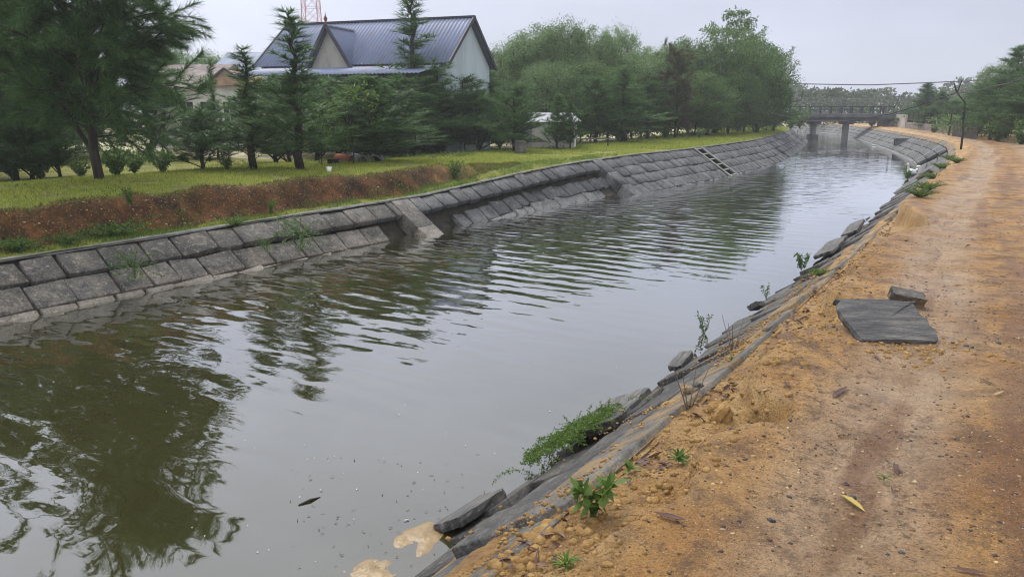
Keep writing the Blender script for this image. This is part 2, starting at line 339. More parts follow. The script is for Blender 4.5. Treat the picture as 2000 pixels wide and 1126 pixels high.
M['dark'] = plain('dark_interior', (.014, .014, .016), .9, .3, 2)  # near-black; carries the painted shade of the porch and ladder gaps
M['ochre'] = plain('ochre_post', (.42, .25, .085), .7, .25, 4)
M['red'] = plain('red_trim', (.22, .075, .055), .6, .25, 4)
M['bridge'] = plain('bridge_concrete', (.105, .105, .115), .85, .4, 1.2, .5)
M['bridge_light'] = plain('bridge_concrete_pale', (.22, .22, .215), .85, .4, 1.2, .5)
M['rail'] = plain('railing_paint', (.032, .034, .045), .7, .3, 3)
M['post'] = plain('weathered_pole', (.030, .027, .022), .85, .4, 5)
M['cable'] = plain('cable_rubber', (.012, .012, .014), .5, .2, 5, 0)
M['wire_far'] = plain('wire_metal', (.10, .10, .12), .5, .2, 5, 0)
M['tower_red'] = plain('tower_red', (.46, .22, .22), .6, .15, 3, 0)
M['tower_white'] = plain('tower_white', (.66, .64, .66), .6, .1, 3, 0)
M['duck'] = plain('white_feathers', (.80, .80, .80), .7, .06, 30, .2)
M['duck_dark'] = plain('dark_feathers', (.03, .03, .035), .6, .2, 30, .2)
M['beak'] = plain('orange_beak', (.5, .22, .04), .5, .1, 20, 0)
M['foam'] = plain('white_plastic', (.75, .75, .74), .5, .06, 10, .1)
M['terracotta'] = plain('terracotta', (.32, .10, .055), .85, .3, 5)
M['brick'] = plain('brick_grey', (.19, .165, .15), .9, .5, 2, .8)
M['slat'] = plain('fence_slat', (.14, .13, .12), .9, .4, 3)

# ------------------------------------------------------------------ canal lines: (x, y, slope width) along the water edge, level WZ
WZ = -1.2; K = 1.5
def curve(P, step=.1):
    P = np.array(P, float)
    d = np.r_[0, np.cumsum(np.linalg.norm(np.diff(P[:, :2], axis=0), axis=1))]; q = np.arange(0, d[-1], step)
    R = np.stack([np.interp(q, d, P[:, i]) for i in range(3)], 1)
    k = np.hanning(41); k /= k.sum()
    for i in range(3):
        e = np.r_[2 * R[0, i] - R[20:0:-1, i], R[:, i], 2 * R[-1, i] - R[-2:-22:-1, i]]; R[:, i] = np.convolve(e, k, 'valid')
    return R
class Bank:
    def __init__(s, P, side):
        s.C = curve(P); s.side = side; s.step = .1
        T = nrm(np.gradient(s.C[:, :2], axis=0)); s.T = T; s.N = np.stack([T[:, 1], -T[:, 0]], 1) * side     # away from the water
        s.L = (len(s.C) - 1) * .1
    def fr(s, q):
        q = np.clip(np.asarray(q, float) / .1, 0, len(s.C) - 1.001); i = q.astype(int); f = (q - i)[..., None]
        c = s.C[i] * (1 - f) + s.C[i + 1] * f; N = s.N[i] * (1 - f) + s.N[i + 1] * f; T = s.T[i] * (1 - f) + s.T[i + 1] * f
        return c, N, T
    def top(s, q):
        c, N, T = s.fr(q); w_ = c[..., 2:3]
        return np.concatenate([c[..., :2] + N * w_, WZ + w_ / K], -1)
    def pt(s, q, a, n=0.):
        """point on the slope: q along, a down the slope from its top, n out of it"""
        c, N, T = s.fr(q); t = s.top(q); a = np.asarray(a, float)[..., None]; n = np.asarray(n, float)[..., None]
        cs, sn = K / math.hypot(K, 1), 1 / math.hypot(K, 1)
        dn = np.concatenate([-N * cs, np.full(N.shape[:-1] + (1,), -sn)], -1); no = np.concatenate([-N * sn, np.full(N.shape[:-1] + (1,), cs)], -1)
        return t + dn * a + no * n
    def off(s, q, t):
        c, N, T = s.fr(q); return (c[..., :2] + N * c[..., 2:3]) + N * np.asarray(t, float)[..., None]
    def near(s, x, y):
        """s and offset from the slope's top of a ground point"""
        tp_ = s.C[:, :2] + s.N * s.C[:, 2:3]; d = np.hypot(tp_[:, 0] - x, tp_[:, 1] - y); i = int(np.argmin(d))
        return i * .1, float((np.array([x, y]) - tp_[i]) @ s.N[i])
    def slopelen(s, q): return s.fr(q)[0][..., 2] * math.hypot(1, 1 / K)
BL = Bank([(-22, -12, 1), (-11, 4, 1.0), (-6.3, 10.8, 1.0), (-3.9, 14.3, 1.06), (-1.4, 17.8, 1.12), (1.1, 21.4, 1.42), (3.5, 24.9, 1.63), (6.1, 28.3, 1.72), (8.7, 31.8, 1.74), (11, 35.4, 1.73),
           (15.4, 42.8, 1.72), (19.1, 50.6, 1.7), (22.6, 58.4, 1.7), (26, 66.3, 1.66), (29.2, 74.4, 1.66), (31.6, 83, 1.65), (32.6, 92, 1.65), (31.5, 100, 1.65), (27, 108, 1.65), (18, 114, 1.65)], -1)
BR = Bank([(-13, -13.3, 1.5), (-4.2, -.6, 1.5), (.4, 6.1, 1.46), (3.3, 10.3, 1.2), (6.1, 14.5, 1.08), (8.8, 18.8, 1.21), (11.5, 23.1, 1.39), (14.2, 27.4, 1.45), (17, 31.7, 1.38), (19.6, 36, 1.4), (21.9, 40.5, 1.6),
           (23.9, 45.2, 1.69), (27.5, 54.7, 1.69), (30.9, 64.2, 1.64), (34.3, 73.8, 1.63), (37.6, 83.5, 1.63), (40.2, 92, 1.63), (41.5, 104, 1.63), (40, 118, 1.63)], 1)
# ------------------------------------------------------------------ ground, left bank
LS = np.r_[np.arange(0, 12, .5), np.arange(12, 48, .16), np.arange(48, BL.L, .5)]
LT = np.r_[0, np.arange(.1, 2.2, .07), np.arange(2.2, 7.5, .2), np.arange(7.5, 12, .6), 16, 22, 30, 45]
S_END = BL.near(*gp(985, 335, -.1)[:2])[0]
sink = lambda q: 1 - sstep(S_END - 3, S_END + 2.5, q)           # where the lining has slid: 1 near, 0 far
def left_z(q, t):
    tz = WZ + BL.fr(q)[0][..., 2] / K
    foot = .62 + .45 * fbm(q * .35, 3.3) + .25 * fbm(q * 1.3, 1.3); wid = .5 + .45 * fbm(q * .5, 9.1)
    k = sink(q)
    plate = .10 * k + (-.02) * (1 - k)
    sc = sstep(foot, foot + wid, t + .22 * fbm(q * 2.2, t * 2.2))
    z = tz + .03 + (plate - tz) * np.where(k > 0, sc * k + (1 - k) * sstep(0, .8, t), sstep(0, .8, t))
    lump = .05 * fbm(q * .9, t * .9) + .22 * fbm(q * 2.4, t * 2.4, 5) * sstep(.2, .6, t) * (1 - sstep(foot + wid, foot + wid + .4, t)) * k
    z = z + lump
    z = z - .27 * sstep(5.2, 9.0, t) - .05 * sstep(9, 20, t)
    soil = k * sstep(foot - .1, foot + .08, t) * (1 - sstep(foot + wid * .85, foot + wid + .12, t))
    return z, soil
q, t = np.meshgrid(LS, LT, indexing='ij'); xy = BL.off(q, t); z, soil = left_z(q, t)
V = np.concatenate([xy, z[..., None]], -1).reshape(-1, 3)
me = raw_mesh('grass_bank', V, grid_faces(len(LS), len(LT))[:, ::-1], True, {'soil': soil})
tag(link('grass_bank', me, M['bank']), kind='structure')
def gl_(s_, t_):
    s_ = np.asarray(s_, float); t_ = np.asarray(t_, float); return np.concatenate([BL.off(s_, t_), left_z(s_, t_)[0][..., None]], -1)
# yard behind the bank, a wide sheet a little under the bank's outer edge
xs = np.r_[-320, -200, -120, np.arange(-80, 60, 1.5), 100, 200, 330]; ys = np.r_[-320, -200, -100, -40, np.arange(0, 140, 1.5), 180, 240, 330]
X, Y = np.meshgrid(xs, ys, indexing='ij')
def yard_z(x, y): return -.26 + .10 * fbm(x * .25, y * .25)
Z = yard_z(X, Y)
# keep the sheet under water level inside the canal and beneath the two banks' own surfaces
Pb = BL.C[:, :2] + BL.N * (BL.C[:, 2:3] + 4.2); cen = .5 * (BL.C[::4, :2]); 
inside = np.zeros_like(Z)
for i in range(0, len(BL.C), 6):
    p = BL.C[i, :2]; nL = -BL.N[i]; r = (X - p[0]) * nL[0] + (Y - p[1]) * nL[1]; al = (X - p[0]) * BL.T[i, 0] + (Y - p[1]) * BL.T[i, 1]
    inside = np.maximum(inside, ((np.abs(al) < 1.6) & (r > -8.0) & (r < 15.5)).astype(float))
Z = np.where(inside > 0, -2.6, Z)
me = raw_mesh('yard', np.stack([X, Y, Z], -1).reshape(-1, 3), grid_faces(len(xs), len(ys)), True); tag(link('yard', me, M['yard']), kind='structure')
# ------------------------------------------------------------------ ground, right bank: the dirt track
RS0 = BR.near(.5, 3.8)[0]
RS = np.r_[np.arange(0, RS0 - 3, .5), np.arange(RS0 - 3, RS0 + 7, .035), np.arange(RS0 + 7, RS0 + 22, .07), np.arange(RS0 + 22, RS0 + 50, .25), np.arange(RS0 + 50, BR.L, .6)]
RT = np.r_[0, np.arange(.03, 1.7, .03), np.arange(1.7, 5, .06), np.arange(5, 9, .3), 10, 12, 16, 25, 45, 90, 180, 290]
bays = [(BR.near(*gp(1625, 600)[:2])[0], .80, .50), (BR.near(*gp(1400, 790)[:2])[0], .35, .30), (BR.near(*gp(1760, 430)[:2])[0], .5, 1.5), (BR.near(*gp(1240, 900)[:2])[0], .12, .5)]
def right_z(q, t):
    tz = WZ + BR.fr(q)[0][..., 2] / K
    te = .30 + .35 * fbm(q * .9, 4.4) + .12 * fbm(q * 3.1, 8.)
    for b0, d, wd in bays: te = te + d * np.exp(-((q - b0) / wd) ** 2)
    far = sstep(RS0 + 25, RS0 + 36, q); te = te * (1 - far) + .6 * far
    wob = .16 * fbm(q * 3.5, t * 3.5, 5)
    t0 = te * .35
    k = .22 * sstep(t0, te, t + wob) + .78 * sstep(te - .03, te + .075, t + wob * 1.3)
    spill = .03 + .05 * fbm(q * 2.1, 6.6)
    tw1 = t - 1.2 - .25 * fbm(q * .15, 2.); tw2 = t - 2.7 - .25 * fbm(q * .15, 2.)
    road = .02 * fbm(q * .5, t * .5) - .04 * np.exp(-(tw1 / .28) ** 2) - .04 * np.exp(-(tw2 / .30) ** 2) - .012 * fbm(q * .2, 3.)
    z = tz - .02 + spill * sstep(0, .15, t + wob) + (road - tz) * k
    mid = 4 * k * (1 - k)
    z = z + mid * (.16 * fbm(q * 6, t * 6, 5)) + .022 * fbm(q * 9, t * 9, 4) * sstep(0, .1, t) * (1 - .6 * sstep(1., 1.5, t)) + .008 * fbm(q * 25, t * 25, 3)
    z = z + .06 * sstep(4.2, 5.2, t) - .02 * sstep(6, 12, t)
    tr = np.clip(np.exp(-(tw1 / .36) ** 4) + np.exp(-(tw2 / .42) ** 4), 0, 1) * (.9 + .9 * fbm(q * .6, t * 1.5))
    sc = np.clip(mid * 1.1 + .9 * (1 - sstep(te - .05, te + .25, t)), 0, 1) * np.clip(.75 + 1.6 * fbm(q * 2.0, t * 2.0), 0, 1)
    vg = sstep(3.9, 4.9, t + .5 * fbm(q * .7, t * .7))
    return z, np.clip(tr, 0, 1), np.clip(sc, 0, 1), vg
q, t = np.meshgrid(RS, RT, indexing='ij'); xy = BR.off(q, t); z, tr, sc, vg_ = right_z(q, t)
me = raw_mesh('dirt_road', np.concatenate([xy, z[..., None]], -1).reshape(-1, 3), grid_faces(len(RS), len(RT)), True, {'track': tr, 'scarp': sc, 'verge': vg_, 'streak': fbm(q * .22, t * 3.2, 4) + .35 * fbm(q * 1.4, t * 6, 3)})
tag(link('dirt_road', me, M['dirt']), kind='structure')
sq_ = np.arange(RS0 - 3, RS0 + 24, .03); sa_ = np.arange(-.06, .95, .025); q, a_ = np.meshgrid(sq_, sa_, indexing='ij')
nn_ = .0 + .17 * fbm(q * .9, a_ * 2.2 + 3) + .10 * fbm(q * 4, a_ * 4, 5) + .03 * fbm(q * 15, a_ * 15, 3) - .21 * a_ - .02 * sstep(RS0 + 14, RS0 + 24, q)
nn_ = np.minimum(nn_, .045) * 1.0; nn_ = nn_ * sstep(-.05, .12, a_) - .035 * (1 - sstep(-.05, .10, a_))
me = raw_mesh('soil_spill', BR.pt(q, a_, np.clip(nn_, -.10, .05)).reshape(-1, 3), grid_faces(len(sq_), len(sa_))[:, ::-1], True, {'track': 0 * q, 'scarp': np.clip(.6 + 2 * fbm(q * 2, a_ * 2), 0, 1), 'verge': 0 * q, 'streak': 0 * q})
tag(link('soil_spill', me, M['dirt']), kind='structure')
def gr_(s_, t_):
    s_ = np.asarray(s_, float); t_ = np.asarray(t_, float); return np.concatenate([BR.off(s_, t_), right_z(s_, t_)[0][..., None]], -1)
def road_at(u, v, z0=0.):
    """ground point of the dirt road that the photo shows at a pixel"""
    z = z0
    for i in range(6):
        p = gp(u, v, z); s_, t_ = BR.near(p[0], p[1]); z = float(right_z(np.array(s_), np.array(max(t_, 0)))[0])
    return gp(u, v, z)
def left_at(u, v, z0=0.):
    z = z0
    for i in range(8):
        p = gp(u, v, z); s_, t_ = BL.near(p[0], p[1]); z = .5 * z + .5 * float(left_z(np.array(s_), np.array(max(t_, 0)))[0])
    return gp(u, v, z)
# ------------------------------------------------------------------ canal bed and water
nS = 160; a = np.linspace(0, 1, nS); qL = a * BL.L; qR = a * BR.L
cl = BL.C[np.minimum((qL / .1).astype(int), len(BL.C) - 1)]; 
# the water sheet spans between the two water edges (and a little under both slopes)
nW = 340
qs = np.r_[np.linspace(0, 60, 240), np.linspace(60.5, BL.L, 100)]
L2, NL, _ = BL.fr(qs); 
Lp = L2[:, :2] + NL * .5
Rp = np.stack([BR.off(np.array(BR.near(p[0] + 10 * (-n_[0]), p[1] + 10 * (-n_[1]))[0]), np.array(0.)) for p, n_ in zip(L2, NL)])
Rn = np.stack([BR.fr(np.array(BR.near(p[0] + 10 * (-n_[0]), p[1] + 10 * (-n_[1]))[0]))[0][2] for p, n_ in zip(L2, NL)])
cc_ = np.linspace(0, 1, 90); Wp = Lp[:, None, :] * (1 - cc_[None, :, None]) + Rp[:, None, :] * cc_[None, :, None]
c1, q1 = np.meshgrid(cc_, qs)
sL = q1
rip = (1 - sstep(.50, .80, c1 + .25 * fbm(q1 * .25, c1 * 3))) * (.42 + .73 * sstep(14, 24, sL)) * (1 - .55 * sstep(48, 62, sL)) + .10
rip = rip * np.clip(1 + 1.6 * fbm(q1 * .16 + 3, c1 * 2.2 + 5), .35, 1.6)
rip = rip * (1 - .55 * sstep(.0, .10, .10 - c1)) 
me = raw_mesh('canal_water', np.concatenate([Wp, np.full(Wp.shape[:2] + (1,), WZ)], -1).reshape(-1, 3), grid_faces(len(qs), len(cc_))[:, ::-1], True, {'ripple': np.clip(rip, .05, 1.2)})
tag(link('canal_water', me, M['water']), kind='structure')
bz = WZ - .75 + .50 * np.clip((np.abs(c1 - .5) * 2 - .6) / .4, 0, 1) + .22 * fbm(q1 * 1.2, c1 * 9)
me = raw_mesh('canal_bed', np.concatenate([Wp, bz[..., None]], -1).reshape(-1, 3), grid_faces(len(qs), len(cc_))[:, ::-1], True, {'shore': np.clip((c1 - .70) / .14, 0, 1)})
tag(link('canal_bed', me, M['bed']), kind='structure')
# ------------------------------------------------------------------ block-faced canal slopes
rng = np.random.RandomState(3)
class Blocks:
    gap = .017
    def __init__(s): s.V = []; s.F = []; s.n = 0
    def add(s, bank, q0, q1, a0, a1, th, ctr_n, tilt=(0, 0, 0), rnd=.02, bev=.011, top=None):
        """one block: spans q0..q1 along and a0..a1 down the slope; its top face stands at height ctr_n out of the slope"""
        g = s.gap
        us = np.array([q0 + g, q1 - g]); aa = np.array([a0 + g, a1 - g])
        qc, ac = us.mean(), aa.mean(); V = []
        jit = rng.uniform(-rnd, rnd, (4, 2))
        for lev, inset in ((-th, 0), (-bev, 0), (0, bev)):
            for k, (iu, ia) in enumerate(((0, 0), (1, 0), (1, 1), (0, 1))):
                u_ = us[iu] + jit[k, 0] + (inset if iu == 0 else -inset); a_ = aa[ia] + jit[k, 1] + (inset if ia == 0 else -inset)
                du, da = u_ - qc, a_ - ac
                c_, s_ = math.cos(tilt[2]), math.sin(tilt[2]); du, da = du * c_ - da * s_, du * s_ + da * c_
                n_ = ctr_n + lev + tilt[0] * du + tilt[1] * da + rng.uniform(-.004, .004)
                V.append((qc + du, ac + da, n_))
        V = np.array(V); P = bank.pt(V[:, 0], V[:, 1], V[:, 2])
        s.V.append(P)
        F = [(8, 9, 10, 11)]
        for k in range(2):
            for j in range(4): F.append((k * 4 + j, k * 4 + (j + 1) % 4, k * 4 + 4 + (j + 1) % 4, k * 4 + 4 + j))
        s.F += [tuple(i + s.n for i in f) for f in F]; s.n += 12
    def mesh(s, name, flip):
        F = np.array(s.F); F = F[:, ::-1] if flip else F
        return raw_mesh(name, np.concatenate(s.V), F)
def strip(bank, qs_, prof, jag=0.):
    """sheet along the slope; prof = list of (a, n)"""
    prof = np.array(prof); q, k = np.meshgrid(qs_, np.arange(len(prof)), indexing='ij')
    P = bank.pt(q, prof[k, 0], prof[k, 1]); return P.reshape(-1, 3), grid_faces(len(qs_), len(prof))
# marks along the left slope, found from the photo
def sL_at(u, v, z):
    p = gp(u, v, z); return BL.near(p[0], p[1])[0]
s_rib1 = sL_at(790, 393, -.47); s_rib2 = sL_at(1160, 313, -.1); s_lad = sL_at(1372, 290, -.05); s_rib3 = sL_at(1300, 298, -.04); s_rib4 = sL_at(1528, 258, -.1)
s_holeF = sL_at(1492, 271, -.08)
RH = .51
cwl = thing('canal_wall', 'grey block-faced canal slope under the grassy bank, slumped at its near end', 'canal wall', (0, 0, 0))
bl = Blocks(); bln = Blocks()
def rows_left():
    for r in range(6):
        q = 6. + .31 * (r % 2)
        while q < BL.L - 6:
            wd = rng.uniform(.46, .76)
            q0, q1 = q, q + wd; q = q1; qc = (q0 + q1) / 2
            L = float(BL.slopelen(np.array(qc))); a0, a1 = r * RH, (r + 1) * RH
            if a0 > L + .5: continue
            skip = False
            for cq_, hw_ in ((s_rib1 + .02, .31), (s_rib2 + .02, .31), (s_lad, .56), (s_rib4, .2)):
                if q0 > cq_ - hw_ and q1 < cq_ + hw_: skip = True
                elif q0 < cq_ - hw_ < q1: q1 = cq_ - hw_
                elif q0 < cq_ + hw_ < q1: q0 = cq_ + hw_
            if skip or q1 - q0 < .08: continue
            qc = (q0 + q1) / 2
            nn = rng.uniform(-.018, .012); tl = [rng.uniform(-.05, .05), rng.uniform(-.04, .04), rng.uniform(-.025, .025)]; tgt = bl; ex = 0
            if qc < s_rib1 - .3:                               # near stretch
                k = sstep(s_rib1 - 9, s_rib1, qc); tgt = bln
                if r >= 1:
                    nn = -.03 - .11 * k; ex = .0 + .06 * k; tl[1] += -.08 * k; tl[0] += rng.uniform(-.10, .10) * k; tl[2] += rng.uniform(-.12, .12) * k
                if r == 2: nn -= .05 * k
                if qc > s_rib1 - 1.0 and r >= 1: continue
            elif qc < s_rib2:                               # slumped stretch
                f = (qc - s_rib1) / (s_rib2 - s_rib1); k = 1 - .35 * f; dis = max(.3 + .3 * math.sin(f * 14), 1 - f * 3)
                if r >= 1:
                    nn = -.19 - .05 * rng.rand(); ex = .10 + .05 * math.sin(f * 9); tl[1] += -.06
                    tl[0] += rng.uniform(-.28, .28) * dis + rng.uniform(-.05, .05); tl[2] += rng.uniform(-.5, .5) * dis + rng.uniform(-.05, .05); nn += rng.uniform(-.08, .05) * dis
                if r == 1 and f < .13: continue
                if r >= 2 and f > .90: continue
                if r == 2 and f > .66: nn -= .07
            else:
                if r >= 2 and s_holeF - .8 < qc < s_holeF + .6: nn = -.16; tl[0] += .2
                if r == 1 and abs(qc - s_holeF + 4.6) < .4: nn = -.09
                if rng.rand() < .06: nn -= .03
            tgt.add(BL, q0, q1, a0 + ex, a1 + ex, .13, nn, tl)
rows_left()
link('block_facing', bl.mesh('block_facing', False), M['block'], cwl)
link('block_facing', bln.mesh('block_facing_weathered', False), M['block_near'], cwl)
qs_ = np.arange(0, BL.L, .4)
P, F = strip(BL, qs_, [(-.1, -.03), (.05, -.10), (.35, -.22), (.55, -.36), (1.2, -.36), (2.2, -.34), (3.4, -.3), (4.4, -.2)])
link('backing_layer', raw_mesh('backing_layer', P, F, True), M['backing'], cwl)
qs_ = np.arange(4, BL.L - 4, .35)
P, F = strip(BL, qs_, [(-.09, -.10), (-.09, .006), (-.02, .014), (.0, .006)]); P = P + np.random.RandomState(1).uniform(-.006, .006, P.shape)
link('coping', raw_mesh('coping', P, F), M['coping_left'], cwl)
# pale foot beam at the water line of the sound stretch
def rib(bank, q, wd, a0, a1, n0, n1, m, parent):
    b = Blocks(); L = a1 - a0; k = max(1, int(L / .7))
    for i in range(k): b.add(bank, q - wd / 2, q + wd / 2, a0 + L * i / k - .012, a0 + L * (i + 1) / k + .012, n1 - n0, n1, (0, 0, 0), .006, .015)
    return link('rib', b.mesh('rib', bank is not BL and False), m, parent)
rib(BL, s_rib1 + .02, .62, .0, 2.0, -.35, .02, M['block_near'], cwl); rib(BL, s_rib2 + .02, .62, 0, 2.9, -.35, .03, M['block'], cwl); rib(BL, s_rib4, .4, 0, 2.9, -.35, .02, M['rib'], cwl)
# ladder of concrete let into the slope
lad = thing('slope_ladder', 'pale concrete ladder with open rungs set down the canal slope', 'ladder', BL.pt(np.array(s_lad), np.array(0.)).tolist())
inv = -np.array(lad.location)
for sg in (-1, 1):
    m_ = MB(); p0 = BL.pt(np.array(s_lad + sg * .51), np.array(-.05), np.array(.03)); p1 = BL.pt(np.array(s_lad + sg * .51), np.array(2.75), np.array(.03))
    up = BL.pt(np.array(s_lad), np.array(0.), np.array(1.)) - BL.pt(np.array(s_lad), np.array(0.), np.array(0.))
    m_.bar(p0 + inv, p1 + inv, .12, .06, up, .012); link('stringer', m_.mesh('stringer'), M['ladder'], lad)
for i in range(7):
    m_ = MB(); a_ = .06 + i * .40
    m_.bar(BL.pt(np.array(s_lad - .46), np.array(a_), np.array(.0)) + inv, BL.pt(np.array(s_lad + .46), np.array(a_), np.array(.0)) + inv, .07, .05, up, .01)
    link('rung', m_.mesh('rung'), M['ladder'], lad)
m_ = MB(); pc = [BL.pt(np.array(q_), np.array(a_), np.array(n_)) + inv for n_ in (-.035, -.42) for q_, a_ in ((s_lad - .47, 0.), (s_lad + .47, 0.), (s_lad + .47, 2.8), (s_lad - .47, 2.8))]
m_.add(pc, [(4, 5, 6, 7), (0, 1, 5, 4), (1, 2, 6, 5), (2, 3, 7, 6), (3, 0, 4, 7)]); link('pit_shade', m_.mesh('pit_shade'), M['dark'], lad)  # box coloured near-black so the gaps between rungs look deep in shade
# right slope
cwr = thing('canal_wall', 'dark block-faced canal slope along the dirt road, sunken and broken near the viewer', 'canal wall', (0, 0, 0))
br = Blocks(); brf = Blocks()
def sR_at(u, v, z):
    p = gp(u, v, z); return BR.near(p[0], p[1])[0]
s_brk = sR_at(1845, 285, -.15); s_out = sR_at(1790, 264, -.1)
COP = .30
def rows_right():
    for r in range(6):
        q = 6. + .3 * (r % 2)
        while q < BR.L - 4:
            wd = rng.uniform(.56, .74) if q - RS0 > 26 else rng.uniform(.28, .80); q0, q1 = q, q + wd; q = q1; qc = (q0 + q1) / 2; f = qc - RS0
            L = float(BR.slopelen(np.array(qc))); a0, a1 = COP + r * RH, COP + (r + 1) * RH
            if a0 > L + .5: continue
            tl = [rng.uniform(-.02, .02), rng.uniform(-.02, .02), 0]; nn = 0; ex = 0; tgt = brf
            if f < 26:
                tgt = br; k = sstep(26, 16, f)
                nn = -.02 * r - .075 * rng.rand() * k; tl[0] += rng.uniform(-.05, .05) * k; tl[1] += rng.uniform(-.07, .03) * k; tl[2] = rng.uniform(-.05, .05) * k
                if r >= 1: ex = .04 + .05 * rng.rand(); nn -= .05 * rng.rand()
                if r >= 1 and rng.rand() < .10: nn -= .10; tl[0] += .12
                if -1 < f < 1.6 and r >= 1: nn -= .05
            if s_brk - 1.7 < qc < s_brk + .9:
                if r >= 1 and qc > s_brk - .6: continue
                if r >= 0: nn = -.28 + rng.uniform(-.1, .08); tl[0] += rng.uniform(-.3, .3); tl[1] += -.1; ex = .15
                if r == 0 and qc > s_brk: nn = -.02; ex = 0
            if abs(qc - s_out) < .45 and r in (1,): continue
            tgt.add(BR, q0, q1, a0 + ex, a1 + ex, .13, nn, tl, .03 if f < 26 else .012, .008 if f < 26 else .02)
rows_right()
link('block_facing', br.mesh('block_facing_wet', True), M['block_wet'], cwr); link('block_facing', brf.mesh('block_facing_far', True), M['block'], cwr)
qs_ = np.arange(0, BR.L, .3)
P, F = strip(BR, qs_, [(-.1, -.06), (.1, -.12), (.35, -.2), (.6, -.32), (1.2, -.34), (2.2, -.34), (3.4, -.3), (4.4, -.2)])
link('backing_layer', raw_mesh('backing_layer', P, F[:, ::-1], True), M['backing'], cwr)
b = Blocks(); q = 5.
while q < BR.L - 4:
    wd = rng.uniform(.7, 1.9); f = q - RS0; b.add(BR, q, q + wd, -.06, COP, .16, .012 + rng.uniform(-.03, .01) * (f < 20), (rng.uniform(-.02, .02), rng.uniform(-.10, .04), 0), .025, .01); q += wd
link('coping', b.mesh('coping', True), M['coping'], cwr)
for i, qd in enumerate(np.arange(s_brk + 3.2, BR.L - 8, 5.2)):
    b = Blocks(); b.add(BR, qd - .12, qd + .12, COP + .02, 2.9, .3, .022, (0, 0, 0), .004, .01); link('rib', b.mesh('rib', True), M['rib'], cwr)
# box outlet in the right slope
def rot_frame(x, up=(0, 0, 1)):
    x = np.asarray(x, float); x = x / np.linalg.norm(x); y = np.cross(up, x); y /= np.linalg.norm(y); return np.array([x, y, np.cross(x, y)]).T
c0 = BR.pt(np.array(s_out), np.array(.95), np.array(.0)); cN = BR.fr(np.array(s_out))[1]; Rm = rot_frame(np.r_[cN, 0])
ot = thing('drain_outlet', 'dark concrete box outlet jutting from the far block slope beside the road', 'drain outlet', c0.tolist())
m_ = MB(); m_.box((0, 0, .24), (.95, .95, .10), Rm, .01); m_.box(Rm @ np.array([0, .42, -.02]), (.95, .10, .5), Rm, .01); m_.box(Rm @ np.array([0, -.42, -.02]), (.95, .10, .5), Rm, .01); m_.box((0, 0, -.30), (.95, .95, .08), Rm, .01)
link('box_wall', m_.mesh('box_wall'), M['bridge'], ot)
m_ = MB(); m_.box(Rm @ np.array([.3, 0, -.03]), (.1, .72, .42), Rm); link('dark_mouth', m_.mesh('dark_mouth'), M['dark'], ot)

# ------------------------------------------------------------------ buildings
rz = -math.atan2(3.2, 9.25)
hs = thing('house', 'house with large blue-grey corrugated roof, front dormer and pale green gable wall', 'house', (-12.06, 36.55, -.25), rz)
HL, HW, EV, RD = 9.8, 5.6, 3.98, 6.05
def wallbox(name, lo, hi, m, parent):
    m_ = MB(); lo = np.array(lo, float); hi = np.array(hi, float); m_.box((lo + hi) / 2, hi - lo); return link(name, m_.mesh(name), m, parent)
m_ = MB()                                                     # solid body with gables
v = [(.15, .15, 0), (HL - .12, .15, 0), (HL - .12, HW - .15, 0), (.15, HW - .15, 0), (.15, .15, EV), (HL - .12, .15, EV), (HL - .12, HW - .15, EV), (.15, HW - .15, EV), (.15, HW / 2, RD - .12), (HL - .12, HW / 2, RD - .12)]
m_.add(v, [(0, 1, 5, 4), (1, 2, 6, 9, 5), (2, 3, 7, 6), (3, 0, 4, 8, 7), (4, 5, 9, 8), (6, 7, 8, 9)]); link('wall', m_.mesh('wall'), M['wall_green'], hs)
def corrug(L, W_, amp=.022, pitch=.19, th=.03):
    """corrugated sheet L along x, W_ up the slope along y"""
    nx = int(L / pitch * 6); x = np.linspace(0, L, nx); zz = amp * np.sin(x / pitch * 2 * math.pi)
    V = np.array([[xi, yy, z_ + dz] for dz in (0, -th) for yy in (0, W_) for xi, z_ in zip(x, zz)])
    F = [(i, i + 1, nx + i + 1, nx + i) for i in range(nx - 1)] + [(2 * nx + i, 3 * nx + i, 3 * nx + i + 1, 2 * nx + i + 1) for i in range(nx - 1)]
    F += [(i, 2 * nx + i, 2 * nx + i + 1, i + 1) for i in range(nx - 1)]
    return V, F
def roofsheet(name, p, ex, ey, L, W_, m, parent):
    ex = np.array(ex, float); ex /= np.linalg.norm(ex); ey = np.array(ey, float); ey /= np.linalg.norm(ey); ez = np.cross(ex, ey)
    V, F = corrug(L, W_); V = np.asarray(p) + V[:, :1] * ex + V[:, 1:2] * ey + V[:, 2:] * ez
    me = raw_mesh(name, V, np.array(F), True); return link(name, me, m, parent)
sl_ = math.hypot(HW / 2, RD - EV)
roofsheet('roof', (-.15, -.12, EV - .06), (1, 0, 0), (0, HW / 2, RD - EV), HL + .3, sl_ + .13, M['roof'], hs)
roofsheet('roof', (HL + .15, HW + .12, EV - .06), (-1, 0, 0), (0, -HW / 2, RD - EV), HL + .3, sl_ + .13, M['roof'], hs)
m_ = MB(); m_.bar((-.2, HW / 2, RD + .05), (HL + .2, HW / 2, RD + .05), .22, .08); link('ridge_cap', m_.mesh('ridge_cap'), M['roof_dark'], hs)
for x in (-.16, HL + .16):
    for y in (-.15, HW + .15):
        m_ = MB(); m_.bar((x, y, EV - .10), (x, HW / 2, RD + .02), .06, .16); link('barge_board', m_.mesh('barge_board'), M['roof_dark'], hs)
def finial(p, par):
    m_ = MB(); m_.lathe([(.05, 0), (.06, .06), (.03, .12), (.07, .2), (.09, .27), (.05, .34), (.02, .42), (.008, .55)], 8, p); link('finial', m_.mesh('finial', True), M['red'], par)
finial((-.05, HW / 2, RD + .08), hs)
